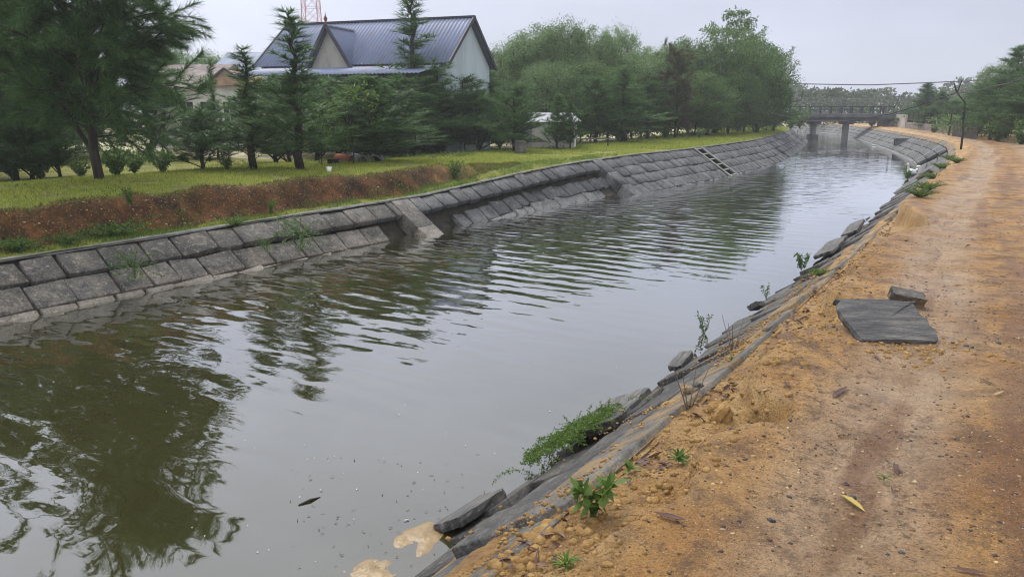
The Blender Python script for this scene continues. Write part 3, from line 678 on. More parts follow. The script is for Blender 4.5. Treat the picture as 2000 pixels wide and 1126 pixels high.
# dormer
dm = MB(); dx0, dx1, dxc, dz = 3.1, 5.15, 4.12, 5.55
dm.add([(dx0, -.25, EV - .25), (dx1, -.25, EV - .25), (dxc, -.25, dz - .1), (dx0, 2.2, EV - .25), (dx1, 2.2, EV - .25), (dxc, 2.2, dz - .1)], [(0, 1, 2), (1, 4, 5, 2), (0, 2, 5, 3)])
dw = link('dormer', dm.mesh('dormer'), M['render'], hs)
dl = math.hypot(dxc - dx0 + .15, dz - EV + .2)
roofsheet('dormer_roof', (dx1 + .18, -.42, EV - .28), (0, 1, 0), (dxc - dx1 - .18, 0, dz - EV + .28), 2.7, math.hypot(dx1 + .18 - dxc, dz - EV + .28), M['roof'], dw)
roofsheet('dormer_roof', (dx0 - .18, 2.28, EV - .28), (0, -1, 0), (dxc - dx0 + .18, 0, dz - EV + .28), 2.7, math.hypot(dx0 - .18 - dxc, dz - EV + .28), M['roof'], dw)
for sx, x in ((1, dx1 + .2), (-1, dx0 - .2)):
    m_ = MB(); m_.bar((x, -.45, EV - .3), (dxc, -.45, dz + .05), .10, .15); link('barge_board', m_.mesh('barge_board'), M['roof_dark'], dw)
finial((dxc, -.42, dz + .06), dw)
m_ = MB(); m_.bar((dxc, -.45, dz + .05), (dxc, 1.95, dz + .05), .18, .05); link('ridge_cap', m_.mesh('ridge_cap'), M['roof_grey'], dw)
roofsheet('porch_roof', (.3, -2.4, 3.40), (1, 0, 0), (0, 2.5, .45), 9.3, math.hypot(2.5, .45), M['roof'], hs)
wallbox('fascia', (.2, -.02, 3.86), (9.6, .10, 3.95), M['red'], hs)
wallbox('porch_shade', (1.2, .08, 0), (9.3, .13, 3.8), M['dark'], hs)  # near-black panel before the green wall: the porch's shade as colour
for x in (2.6, 5.4, 7.8): 
    d = wallbox('window', (x, .02, .9), (x + .9, .06, 2.3), M['glass'], hs)
wallbox('porch_post', (.62, -2.2, 0), (.85, -1.97, 3.38), M['ochre'], hs)
for x in (3.4, 6.3): wallbox('porch_post', (x, -2.2, 0), (x + .12, -2.08, 3.38), M['roof_dark'], hs)
# white small house left of it
h2 = thing('house', 'low white-walled house with two dark windows and old brown roof', 'house', (-19.6, 41.2, -.25), rad(-12))
wallbox('wall', (0, 0, 0), (5.8, 4.5, 3.15), M['white'], h2)
wallbox('side_wall', (.0, -.06, .0), (1.5, -.005, 2.9), M['grey_wall'], h2)
for x in (1.9, 3.1, 4.45):
    wn = wallbox('window', (x, -.03, .9), (x + .72, .05, 2.35), M['glass'], h2); wallbox('mullion', (x + .33, -.06, .9), (x + .38, -.031, 2.35), M['grey_wall'], wn)
m_ = MB(); m_.add([(3.6, -.25, 3.16), (6.1, -.25, 3.16), (4.85, -.25, 3.95), (3.6, 4, 3.16), (6.1, 4, 3.16), (4.85, 4, 3.95)], [(0, 1, 2), (1, 4, 5, 2), (0, 2, 5, 3)]); gb = link('gable', m_.mesh('gable'), M['pinkbrick'], h2)
for a_, b_ in (((3.45, -.3, 3.12), (4.85, -.3, 4.02)), ((6.25, -.3, 3.12), (4.85, -.3, 4.02))):
    m_ = MB(); m_.bar(a_, b_, .12, .10); link('barge_board', m_.mesh('barge_board'), M['roof_dark'], gb)
m_ = MB(); m_.add([(-.5, -.45, 3.1), (3.9, -.45, 3.1), (3.9, 2.25, 4.4), (-.5, 2.25, 4.4), (-.5, 5, 3.1), (3.9, 5, 3.1)], [(0, 1, 2, 3), (3, 2, 5, 4), (0, 3, 4), (1, 5, 2)]); link('roof', m_.mesh('roof'), M['roof_brown'], h2)
h3 = thing('house', 'distant house showing only a plain light blue roof between the other two houses', 'house', (-20.2, 50, -.25), rad(-14))
wallbox('wall', (.3, .3, 0), (6.7, 5.7, 4.0), M['white'], h3)
m_ = MB(); m_.add([(0, 0, 3.9), (7, 0, 3.9), (7, 3, 5.75), (0, 3, 5.75), (0, 6, 3.9), (7, 6, 3.9)], [(0, 1, 2, 3), (3, 2, 5, 4), (0, 3, 4), (1, 5, 2)]); link('roof', m_.mesh('roof'), M['roof_lightblue'], h3)
h4 = thing('house', 'house corner with red tiled roof glimpsed behind the pale green gable', 'house', (-.9, 47, -.25), rad(-10))
wallbox('wall', (0, 0, 0), (3.4, 4, 3.9), M['white'], h4)
m_ = MB(); m_.add([(-.3, -.3, 3.8), (3.7, -.3, 3.8), (3.7, 2, 5.0), (-.3, 2, 5.0), (-.3, 4.3, 3.8), (3.7, 4.3, 3.8)], [(0, 1, 2, 3), (3, 2, 5, 4), (0, 3, 4), (1, 5, 2)]); link('roof', m_.mesh('roof'), M['terracotta'], h4)
# white shed
p = gy(1052, 285, 34); shd = thing('shed', 'small stained white shed with grey roof among the young trees', 'shed', (p[0], p[1], -.2), rad(-8))
wallbox('wall', (-.3, 0, 0), (1.6, 2.2, 1.42), M['white'], shd)
wallbox('door', (.95, -.04, .55), (1.25, .02, 1.3), M['dark'], shd)
m_ = MB(); m_.add([(-.5, -.2, 1.36), (1.8, -.2, 1.36), (1.4, 1.1, 1.75), (-.3, 1.1, 1.75), (-.5, 2.4, 1.36), (1.8, 2.4, 1.36)], [(0, 1, 2, 3), (3, 2, 5, 4), (0, 3, 4), (1, 5, 2)]); link('roof', m_.mesh('roof'), M['roof_grey'], shd)
p = gy(1000, 290, 38); sh2 = thing('shed', 'low shed with pale roof half hidden behind the feathery trees', 'shed', (p[0], p[1], -.25), rad(-8))
wallbox('wall', (0, 0, 0), (2.6, 2, 1.7), M['grey_wall'], sh2); wallbox('roof', (-.2, -.3, 1.7), (2.9, 2.3, 1.8), M['roof_grey'], sh2)
# lattice tower
tw = thing('lattice_tower', 'red and white steel lattice telecom mast rising behind the blue-grey roof', 'tower', (-28.2, 110, -.3))
zt = np.arange(0, 21, 2.0); hw = lambda z: 2.3 - z * .085 if z < 14 else 1.11 - (z - 14) * .022
for bi in range(0, len(zt) - 1):
    m_ = MB(); z0, z1 = zt[bi], zt[bi + 1]; a, b = hw(z0), hw(z1)
    cs0 = [(-a, -a), (a, -a), (a, a), (-a, a)]; cs1 = [(-b, -b), (b, -b), (b, b), (-b, b)]
    for k in range(4):
        k2 = (k + 1) % 4
        m_.bar((*cs0[k], z0), (*cs1[k], z1), .10, .10); m_.bar((*cs0[k], z0), (*cs1[k2], z1), .05, .05); m_.bar((*cs0[k2], z0), (*cs1[k], z1), .05, .05); m_.bar((*cs1[k], z1), (*cs1[k2], z1), .05, .05)
    m_.bar((0, 0, z0), (0, 0, z1), .12, .12)
    link('tower_section', m_.mesh('tower_section'), M['tower_red'] if (bi // 3) % 2 == 0 else M['tower_white'], tw)
# ------------------------------------------------------------------ bridge
bg_ = thing('bridge', 'dark concrete footbridge with post and rail sides crossing the canal', 'bridge', (28., 80, 0))
wallbox('deck', (-1.5, 0, .95), (13.2, 3.2, 1.34), M['bridge'], bg_); wallbox('girder', (-1.5, .35, .5), (12.6, .8, .949), M['bridge'], bg_); wallbox('girder', (-1.5, 2.4, .5), (12.6, 2.85, .949), M['bridge'], bg_)
for yy in (.12, 3.0):
    rl = MB(); 
    for zz in (1.70, 2.06): rl.bar((1.2, yy, zz), (12.2, yy, zz), .08, .09)
    rp_ = link('railing', rl.mesh('railing'), M['rail'], bg_)
    for i in range(11):
        wallbox('railing_post', (1.15 + i * 1.1, yy - .07, 1.345), (1.30 + i * 1.1, yy + .07, 2.12), M['rail'], rp_)
for x, zb in ((4.5, -1.9), (8.0, -1.9)):
    wallbox('pier', (x - .17, 1.2, zb), (x + .17, 2.1, .2), M['bridge_light'], bg_); wallbox('pier_cap', (x - .34, .5, .2), (x + .34, 2.7, .495), M['bridge'], bg_)
wallbox('pier_base', (4.15, .9, -1.9), (4.85, 2.4, -.85), M['bridge'], bg_)
wallbox('abutment', (-1.4, .2, -1.6), (.6, 3.0, .49), M['bridge_light'], bg_); wallbox('abutment', (12.0, .2, -.9), (13.2, 3.0, .49), M['bridge_light'], bg_)
# ------------------------------------------------------------------ far side of the track: wall, fence, pole and cables
p0 = gy(1742, 254, 82); p1 = gy(1768, 256, 74)
def wall_line(name, p, q, h, th, zb=-.3):
    m_ = MB(); a = np.array([p[0], p[1], zb + h / 2]); b = np.array([q[0], q[1], zb + h / 2]); d = b - a; L = np.linalg.norm(d); m_.box((a + b) / 2, (L, th, h), rot_frame(d), .02); return m_.mesh(name)
fw = thing('boundary_wall', 'pale rendered boundary wall stub at the end of the bridge', 'wall'); link('wall_panel', wall_line('wall_panel', p0, p1, 1.55, .18), M['render'], fw)
p1b = gy(1770, 258, 73); p2 = gy(1852, 269, 56)
bw = thing('boundary_wall', 'low weathered grey brick wall beside the distant bend of the road', 'wall'); link('wall_panel', wall_line('wall_panel', p1b, p2, .85, .2), M['brick'], bw)
fn = thing('rail_fence', 'rickety dark rail fence standing on the low brick wall', 'fence')
for i in range(8):
    f = i / 7; a = p1b * (1 - f) + p2 * f; m_ = MB(); m_.tube([(a[0], a[1], -.2), (a[0] + .03, a[1], 1.25 + .15 * (i % 3))], .045, 5); link('fence_post', m_.mesh('fence_post'), M['post'], fn)
for zz in (.82, 1.05): 
    m_ = MB(); m_.bar((*p1b[:2], zz), (*p2[:2], zz + .05), .04, .06); link('rail', m_.mesh('rail'), M['post'], fn)
pf = gy(1852, 270, 52); fp = thing('fence_post', 'bare dark post at the end of the rail fence', 'post', (pf[0], pf[1], -.05)); m_ = MB(); m_.tube([(0, 0, -.2), (.02, 0, 1.0), (0, 0, 2.0)], [.06, .055, .045], 6); link('shaft', m_.mesh('shaft'), M['post'], fp)
# slat fence further along, right
sf = thing('slat_fence', 'dark slatted garden fence between the lone post and the right-hand trees', 'fence')
a = gy(1860, 270, 50); b_ = gy(1905, 274, 44)
m_ = MB()
for i in range(26):
    f = i / 25; p = a * (1 - f) + b_ * f; m_.box((p[0], p[1], .45 + .05 * math.sin(i * 2.1)), (.10, .03, 1.0), Matrix.Rotation(rad(-40), 3, 'Z'))
link('slat_panel', m_.mesh('slat_panel'), M['slat'], sf); m_ = MB(); m_.bar((a[0], a[1], .75), (b_[0], b_[1], .75), .03, .06); link('rail', m_.mesh('rail'), M['post'], sf)
pb = road_at(1877, 292); YP = pb[1]; pt_ = gy(1869, 181, YP)
pl = thing('cable_pole', 'thin crooked wooden pole with forked top carrying the black cable', 'pole', pb.tolist())
m_ = MB(); m_.tube([(0, 0, -.3), (-.02, 0, .9), (-.12, 0, 1.6), (-.11, 0, 2.2), (pt_[0] - pb[0], 0, pt_[2] - pb[2])], [.055, .047, .045, .036, .03], 7); link('shaft', m_.mesh('shaft', True), M['post'], pl)
for uu, vv in ((1864, 163), (1879, 157)):
    e_ = gy(uu, vv, YP); m_ = MB(); m_.tube([pt_ - pb - (0, 0, .03), e_ - pb], [.035, .025], 6); link('fork', m_.mesh('fork'), M['post'], pl)
m_ = MB(); 
for k in range(3): m_.lathe([(.05, 0), (.085, .03), (.08, .10), (.05, .13)], 7, (-.11, 0, 1.45 + k * .12))
link('tape_wrap', m_.mesh('tape_wrap'), M['cable'], pl)
def cable(name, label, P, r, m, sag=0., n=24):
    Q = []
    for i in range(len(P) - 1):
        p, q = np.array(P[i], float), np.array(P[i + 1], float)
        for t in np.linspace(0, 1, n, endpoint=(i == len(P) - 2)):
            Q.append(p * (1 - t) + q * t - np.array([0, 0, sag * np.linalg.norm(q - p) * 4 * t * (1 - t)]))
    m_ = MB(); m_.tube(Q, r, 6); return tag(link(name, m_.mesh(name, True), m), label, 'cable')
cable('black_cable', 'thick black cable sagging from the forked pole across the canal to the left trees', [gy(1450, 205, 52), gy(1570, 236, 44), gy(1660, 236, 40), gy(1740, 222, 37), gy(1800, 204, 36), pt_], .021, M['cable'], .004, 10)
cable('black_cable', 'thick black cable rising from the forked pole over the road to the right', [pt_, gy(1940, 168, 26), gy(2030, 140, 17), gy(2250, 60, 8)], .016, M['cable'], .006, 12)
cable('power_line', 'bundled overhead power line high above the bridge', [gy(1300, 158, 95), gy(1700, 166, 92), gy(2060, 150, 90)], .06, M['wire_far'], .002)
cable('power_line', 'thin overhead wire just above the far treetops', [gy(1400, 186, 115), gy(1660, 194, 112), gy(1960, 186, 110)], .045, M['wire_far'], .002)
cable('power_line', 'faint lower overhead wire touching the far treetops', [gy(1420, 196, 120), gy(1640, 200, 116), gy(1900, 197, 112)], .04, M['wire_far'], .002)

# ------------------------------------------------------------------ trees
def tris(base, d, side, L, wd, bend=None):
    """long thin leaf triangles: base points, unit directions, side vectors"""
    n = len(base); V = np.empty((n, 3, 3)); V[:, 0] = base - side * wd[:, None] * .5; V[:, 1] = base + side * wd[:, None] * .5; V[:, 2] = base + d * L[:, None]
    return V
def tri_mesh(name, V): return raw_mesh(name, V.reshape(-1, 3), np.arange(len(V) * 3).reshape(-1, 3))
def casuarina(seed, H, R, h0, nb, sub, nee, L, wd, prof, r0, up=.55, droop=.5, lean=(0, 0), limbs=()):
    r = np.random.RandomState(seed); m_ = MB(); nV = []
    zt = np.linspace(0, H, 12); tx = lean[0] * (zt / H) ** 1.5 + .025 * H * np.array([0] + list(r.uniform(-.4, .4, 11))); ty = lean[1] * (zt / H) ** 1.5 + .025 * H * np.array([0] + list(r.uniform(-.4, .4, 11)))
    TP = np.stack([tx, ty, zt - .15 * (zt == 0)], 1); m_.tube(TP, r0 * (1 - zt / H) ** .8 + .008, 7)
    br_ = []
    for (zb, az, ln, el_) in limbs:
        br_.append((zb, az, ln, el_, True))
    for i in range(nb):
        f = (i + r.rand()) / nb; h = h0 + (H - h0) * f ** .95
        br_.append((h, i * 2.39996 + r.uniform(-.5, .5), R * prof(f) * r.uniform(.35, 1.35) * (1 + .35 * math.sin(i * 2.39996 * 2 + seed) * math.sin(f * 7 + seed)), up + .4 * f + r.uniform(-.4, .3), False))
    for h, az, bl_, el_, isl in br_:
        p = np.array([np.interp(h, zt, TP[:, 0]), np.interp(h, zt, TP[:, 1]), h]); d = np.array([math.cos(az) * math.cos(el_), math.sin(az) * math.cos(el_), math.sin(el_)])
        P = [p]; ns = 7
        for k in range(ns):
            d = d + r.uniform(-.10, .10, 3); d[2] += (-.10 * droop * k / 2 if not isl else 0.); d /= np.linalg.norm(d); p = p + d * bl_ / ns; P.append(p)
        P = np.array(P); rb = max(.006, r0 * .28 * (bl_ / R) ** .8) if not isl else r0 * .62
        m_.tube(P, np.linspace(rb, rb * .25, len(P)), 5 if isl else 4, False)
        subs = max(3, int(sub * (1.15 - .6 * (h - h0) / (H - h0)))) if not isl else sub * 3
        for j in range(subs):
            t = r.uniform(.18, 1.) if not isl else r.uniform(.35, 1.); x = t * ns; i0 = min(int(x), ns - 1); b0 = P[i0] + (P[i0 + 1] - P[i0]) * (x - i0); bd = nrm(P[i0 + 1] - P[i0])
            sd_ = r.normal(size=3); sd_ -= bd * (sd_ @ bd); sd_ = nrm(sd_); sdir = nrm(bd * .7 + sd_ * .8 + np.array([0, 0, .18])); sl = (.34 * bl_ + .12) * r.uniform(.5, 1.2) * (1.2 - .6 * t)
            if isl: sl = (.25 * R) * r.uniform(.5, 1.2)
            S = [b0]; q = b0.copy(); dd = sdir.copy()
            for k in range(3):
                dd = nrm(dd + r.uniform(-.15, .15, 3) - np.array([0, 0, .10 * droop * 2])); q = q + dd * sl / 3; S.append(q.copy())
            S = np.array(S); m_.tube(S, np.linspace(rb * .3 + .003, .003, 4), 3, False)
            k = max(3, int(nee * sl / .35)); tt = r.rand(k) ** .8 * 3; i1 = np.minimum(tt.astype(int), 2); bb = S[i1] + (S[i1 + 1] - S[i1]) * (tt - i1)[:, None]; sd2 = nrm(S[i1 + 1] - S[i1])
            nd_ = nrm(sd2 * 1.0 + r.normal(size=(k, 3)) * .55 + np.array([0, 0, -.25 * droop])); side = nrm(np.cross(nd_, r.normal(size=(k, 3))))
            nV.append(tris(bb, nd_, side, L * r.uniform(.55, 1.25, k), wd * r.uniform(.7, 1.3, k)))
    return m_.mesh('casuarina_trunk', True), tri_mesh('casuarina_crown', np.concatenate(nV))
def leafquads(r, c, n, spread, L, wd, flat=.5, squash=.8):
    b = c + r.normal(size=(n, 3)) * spread * np.array([1, 1, squash]); d = nrm(r.normal(size=(n, 3)) + np.array([0, 0, -.25])); s = nrm(np.cross(d, nrm(r.normal(size=(n, 3)) * (1 - flat) + np.array([0, 0, flat]))))
    Ls = L * r.uniform(.6, 1.25, n)[:, None]; W_ = wd * r.uniform(.7, 1.25, n)[:, None]; up = np.cross(s, d)
    V = np.empty((n, 4, 3)); V[:, 0] = b; V[:, 1] = b + d * Ls * .45 + s * W_ * .5 + up * W_ * .12; V[:, 2] = b + d * Ls; V[:, 3] = b + d * Ls * .45 - s * W_ * .5 + up * W_ * .12
    return V
def quad_mesh(name, V): return raw_mesh(name, V.reshape(-1, 3), np.arange(len(V) * 4).reshape(-1, 4))
def broadleaf(seed, H, R, h0, ncl, nl, L, wd, r0, cs=.32, hollow=.45, stems=1, flat=.4, zsq=1.0):
    """trunk(s) with limbs to leaf clusters that fill an uneven crown"""
    r = np.random.RandomState(seed); m_ = MB(); lf = []
    cz = (h0 + H) / 2; hz = (H - h0) / 2 * zsq
    lob = nrm(r.normal(size=(7, 3))); la = r.uniform(.0, .45, 7)
    nodes = []
    for s in range(stems):
        ba = np.array([r.uniform(-.25, .25) * (stems > 1), r.uniform(-.25, .25) * (stems > 1), -.15]); tp_ = np.array([r.uniform(-.3, .3) * R, r.uniform(-.3, .3) * R, cz + .3 * hz])
        T = np.array([ba + (tp_ - ba) * t + np.array([math.sin(t * 5 + s), math.cos(t * 4 + s), 0]) * .04 * H * t * (1 - t) * 2 for t in np.linspace(0, 1, 8)])
        m_.tube(T, np.linspace(r0, r0 * .35, 8) / (1 + .3 * (stems > 1)), 7)
        nodes += [(T[k], r0 * .3) for k in range(3, 8)]
        for k in range(6):
            st = T[r.randint(2, 6)]; d = nrm(np.array([r.normal(), r.normal(), r.uniform(.2, 1.2)])); e_ = np.array([0, 0, cz]) + d * np.array([R, R, hz]) * .62
            Q = np.array([st + (e_ - st) * t + np.array([0, 0, .12 * R * math.sin(t * 3.1)]) + r.uniform(-.03, .03, 3) * R for t in np.linspace(0, 1, 6)]); m_.tube(Q, np.linspace(r0 * .45, r0 * .15, 6), 5, False); nodes += [(Q[j], r0 * .15) for j in range(2, 6)]
    NP = np.array([a_ for a_, _ in nodes])
    for c in range(ncl):
        d = nrm(r.normal(size=3)); g = 1 + sum(la[j] * max(0, d @ lob[j]) ** 3 for j in range(7)) - .12
        rr = (hollow + (1 - hollow) * r.rand() ** .6) * g; ce = np.array([0, 0, cz]) + d * np.array([R, R, hz]) * rr
        if ce[2] < h0 * .6: continue
        k = int(np.argmin(np.linalg.norm(NP - ce, axis=1))); mid_ = (NP[k] + ce) / 2 + np.array([0, 0, .05 * R]); m_.tube([NP[k], mid_, ce], [r0 * .12 + .004, r0 * .07 + .003, .004], 3, False)
        lf.append(leafquads(r, ce, int(nl * r.uniform(.5, 1.4)), cs * r.uniform(.6, 1.25), L, wd, flat))
    return m_.mesh('tree_trunk', True), quad_mesh('tree_crown', np.concatenate(lf))
def crown_size(me):
    co = np.empty(len(me.vertices) * 3, np.float32); me.vertices.foreach_get('co', co); co = co.reshape(-1, 3)
    return float(np.percentile(co[:, 2], 99.8)), float(np.percentile(np.hypot(co[:, 0], co[:, 1]), 95))
def make_tree(name, meshes, leaf, label, loc, rz=0., s=(1, 1, 1), group=None, cat='tree'):
    t_ = thing(name, label, cat, loc, rz, group); t_.scale = s
    link('trunk', meshes[0], M['bark'], t_); link('crown', meshes[1], leaf, t_); return t_
cone = lambda f: (1 - f) ** .8 * (.6 + .4 * min(1, f * 5)) + .10
tall = lambda f: max(.12, (1 - f) ** 1.3 * (.75 + .25 * math.sin(f * 20))) + .05
bush = lambda f: math.sqrt(max(0, 1 - (f * .95) ** 2)) * (.7 + .3 * min(1, f * 4)) + .05
top_z = lambda u, v, Y: gy(u, v, Y)[2]
CG = 'young casuarinas along the grassy bank'
# the big one
pb = left_at(196, 350); 
big = make_tree('casuarina_tree', casuarina(11, 6.6, 3.3, .9, 124, 11, 92, .26, .0115, lambda f: (1 - f) ** .55 * (.75 + .25 * min(1, f * 6)) + .06, .105, .62, .62, (.1, .1), ((.55, 2.6, 2.6, .95), (1.9, .3, 2.2, .75))),
                M['needle'], 'largest dark casuarina with forked trunk and drooping branches', pb.tolist(), .2)
p_ = gy(-70, 340, 20.5); dup(big, 'large dark casuarina reaching in from the left frame edge', (p_[0], p_[1], -.1), 2.3, (.95, .95, .88))
CA = make_tree('casuarina_tree', casuarina(21, 5.0, 1.35, .35, 62, 8, 62, .21, .013, bush, .055, .8, -.25), M['needle'], 'bushy casuarina whose wide crown hangs in front of the dormer', (0, 0, 0))
CB = make_tree('casuarina_tree', casuarina(22, 6.0, 1.3, .4, 58, 7, 54, .21, .013, tall, .055, .85, -.3), M['needle_light'], 'slender tall casuarina with sparse feathery tip left of the dormer', (0, 0, 0))
CC = make_tree('casuarina_tree', casuarina(23, 5.0, 1.25, .35, 64, 8, 66, .21, .014, cone, .06, .9, -.25), M['needle'], 'dense conical casuarina before the pale green gable', (0, 0, 0))
CD = make_tree('casuarina_tree', casuarina(24, 3.6, 1.3, .2, 52, 8, 62, .20, .012, bush, .045, .75, -.2, (.2, 0), ((.15, .6, 1.6, 1.1), (.15, 2.5, 1.5, 1.0))), M['needle'], 'low casuarina with several stems beside the biggest tree', (0, 0, 0))
protoH = {k: (o_, *crown_size(o_.children[1].data)) for k, o_ in (('A', CA), ('B', CB), ('C', CC), ('D', CD))}
used = set()
def plant(k, label, u, vb, vt, halfpx, rz=0., D=None, on=None):
    pr_, H0, R0 = protoH[k]
    if D is None:
        p = left_at(u, vb); 
    else: 
        p = gy(u, vb, D); 
        if on is not None: p[2] = on
    H = top_z(u, vt, p[1]) - p[2]; R = halfpx / 1444 * p[1] * .97
    sc = (R / R0, R / R0, H / H0)
    if k not in used:
        used.add(k); o = pr_; o.location = p; o.rotation_euler = (0, 0, rz); o.scale = sc; o['label'] = label; o['group'] = CG
    else: o = dup(pr_, label, p, rz, sc, CG)
    return o
plant('D', 'small dark casuarina with a leaning stem at the left edge of the bank', 62, 352, 170, 85, .4)
plant('D', 'thin young casuarina between the leaning one and the biggest tree', 118, 345, 205, 60, 2.6)
plant('D', 'low casuarina with several stems just right of the biggest tree', 395, 333, 205, 80, 1.2)
plant('B', 'slim casuarina in front of the ochre porch post', 497, 330, 95, 78, 1.2)
plant('B', 'slender tall casuarina with sparse feathery tip left of the dormer', 588, 330, 22, 92, 0)
plant('A', 'bushy casuarina whose wide crown hangs in front of the dormer', 742, 316, 148, 115, .3)
plant('A', 'smaller casuarina filling the gap right behind the leafy sapling', 660, 305, 150, 92, 2.9)
plant('B', 'tallest thin casuarina with layered whorls crossing the ridge of the blue-grey roof', 815, 303, -14, 80, 2.2)
plant('C', 'dense conical casuarina before the pale green gable', 872, 290, 48, 88, 0)
plant('C', 'short dark casuarina just right of the pale green gable', 948, 290, 140, 75, 1.7)
plant('A', 'dark casuarina left of the small white shed', 1003, 296, 165, 58, 4.)
plant('C', 'young casuarina with bare lower stem directly before the white shed', 1088, 291, 185, 30, 3.)
plant('C', 'young casuarina beside the right corner of the white shed', 1113, 290, 200, 20, 5.)
plant('A', 'dark casuarina behind the long low rail', 1165, 280, 150, 60, 1.)
plant('B', 'grey-green casuarina right of the long low rail', 1218, 278, 130, 62, 2.)
plant('A', 'low dark casuarina at the foot of the dense wood', 1262, 272, 160, 55, 3.)
plant('C', 'narrow casuarina rising over the ladder in the slope', 1382, 265, 150, 48, 2.)
plant('A', 'dark casuarina nearest the canal at the far end of the dense wood', 1478, 250, 128, 60, 5., 58, -.05)
plant('C', 'last small casuarina leaning out at the end of the dense wood', 1510, 248, 160, 32, 4.4, 62, -.05)
plant('A', 'background casuarina between the two houses at left', 300, 325, 95, 130, 2.2, 30, -.25)
plant('D', 'background bushy casuarina at the far left edge', -30, 330, 90, 130, 1.1, 26, -.25)
plant('A', 'dark background casuarina behind the biggest tree', 90, 320, 80, 130, 5.2, 30, -.25)
plant('B', 'background casuarina before the brown roof', 425, 300, 118, 26, 4., 30, -.25)
plant('C', 'background casuarina before the dark porch', 700, 300, 150, 70, .6, 29, -.25)
plant('A', 'background casuarina under the eaves right of the porch', 905, 290, 150, 90, 1.9, 35.5, -.25)
plant('D', 'background casuarina filling the view left of the sparse tall casuarina', 540, 300, 150, 85, 3.3, 27, -.25)
plant('D', 'background casuarina low behind the sparse tall casuarina', 618, 300, 165, 85, 5.3, 27.5, -.25)
plant('A', 'background casuarina between the dormer tree and the tallest thin casuarina', 780, 300, 150, 85, 2.7, 30.5, -.25)
plant('A', 'background casuarina left of the conical casuarina', 838, 300, 145, 75, .9, 32, -.25)
plant('D', 'low background casuarina at the foot of the pale green gable', 935, 290, 165, 85, 4.4, 34, -.25)
plant('D', 'background casuarina low between the slim one and the sparse tall casuarina', 565, 310, 175, 75, 1.9, 25, -.2)
plant('A', 'background casuarina right behind the broken pipes', 725, 300, 160, 85, 4.9, 28.5, -.25)
plant('D', 'background casuarina hiding the last porch post', 868, 300, 160, 75, 2.1, 32.5, -.25)
plant('D', 'low casuarina behind the shrubs left of the biggest trunk', 30, 340, 215, 110, 2.2, 19.5, -.1)
# brownish one
bt = make_tree('casuarina_tree', casuarina(31, 5.0, 1.6, .5, 52, 8, 80, .26, .024, bush, .07, .6, .3), M['leaf_brown'], 'brownish half-dry casuarina in the middle of the dense wood', left_at(1318, 270).tolist(), 0, (1, 1, .95), CG)
# broadleaf wood
G2 = 'broadleaf trees of the dense wood'
W1 = make_tree('acacia_tree', broadleaf(41, 7, 2.2, 1.0, 560, 62, .13, .050, .09, .22, .35, 2), M['leaf_grey'], 'tall rounded grey-green acacia right of the pale green gable', (0, 0, 0), 0, (1, 1, 1), G2)
W2 = make_tree('acacia_tree', broadleaf(42, 7, 2.4, .8, 560, 62, .13, .050, .09, .24, .35, 3), M['leaf_grey'], 'grey-green acacia', (0, 0, 0), 0, (1, 1, 1), G2)
W3 = make_tree('broadleaf_tree', broadleaf(43, 7, 2.6, .7, 560, 62, .16, .075, .10, .25, .3, 1), M['leaf_mid'], 'broad dark green tree', (0, 0, 0), 0, (1, 1, 1), G2)
protoW = {k: (o_, *crown_size(o_.children[1].data)) for k, o_ in (('1', W1), ('2', W2), ('3', W3))}; usedW = set()
def wood(k, label, u, D, vt, halfpx, rz, on=-.2, grp=G2):
    pr_, H0, R0 = protoW[k]; p = gy(u, 250, D); p[2] = on; H = top_z(u, vt, D) - on; R = halfpx / 1444 * D * .97; sc = (R / R0, R / R0, H / H0)
    if k not in usedW:
        usedW.add(k); o = pr_; o.location = p; o.rotation_euler = (0, 0, rz); o.scale = sc; o['label'] = label; o['group'] = grp
    else: o = dup(pr_, label, p, rz, sc, grp)
    return o
for a in [('2', 'pale acacia peeping between the pale green gable and the dense wood', 985, 47, 96, 45, 0), ('1', 'tall rounded grey-green acacia, first peak of the wood right of the house', 1040, 46, 58, 62, 0), ('2', 'grey-green acacia forming the second peak of the wood', 1098, 45, 50, 58, 2),
          ('1', 'grey-green acacia with thin twigs poking from its top', 1158, 47, 62, 55, 3.2), ('2', 'slightly lower grey-green acacia before the dip in the wood', 1205, 50, 62, 45, 4.), ('1', 'pale low acacia in the dip of the wood', 1255, 54, 100, 48, 5),
          ('2', 'small pale acacia beside the dip of the wood', 1300, 56, 98, 45, 1.), ('3', 'green broadleaf tree left of the tall sparse one', 1345, 56, 84, 55, .4), ('3', 'rounded dark broadleaf tree under the tall sparse one', 1402, 55, 62, 62, 2.),
          ('3', 'wide dark broadleaf tree closing the wood toward the canal', 1452, 58, 84, 66, 3.4), ('3', 'lowest broadleaf tree at the canal end of the wood', 1496, 63, 108, 34, 5), ('2', 'grey-green acacia deep in the wood behind the shed', 1075, 42, 130, 60, 5.),
          ('3', 'dark broadleaf tree deep in the wood above the long low rail', 1190, 44, 140, 60, 1.), ('3', 'dark broadleaf tree deep in the wood left of the brownish one', 1270, 49, 150, 55, 2.), ('3', 'dark broadleaf tree deep in the wood right of the brownish one', 1355, 50, 145, 60, 4),
          ('3', 'dark broadleaf tree low in the wood near the ladder', 1425, 54, 150, 55, .9), ('1', 'grey-green acacia between the first two peaks of the wood', 1068, 48, 66, 50, 4.1), ('2', 'grey-green acacia low behind the white shed', 1130, 43, 120, 60, 2.7), ('1', 'grey-green acacia filling the wood left of its dip', 1228, 47, 110, 60, .6), ('3', 'green broadleaf tree right of the dip of the wood', 1322, 54, 96, 55, 5.5), ('3', 'green broadleaf tree between the tall sparse tree and the canal end of the wood', 1474, 59, 100, 52, 1.8)]: wood(*a)
G3 = 'broadleaf trees behind the left houses'
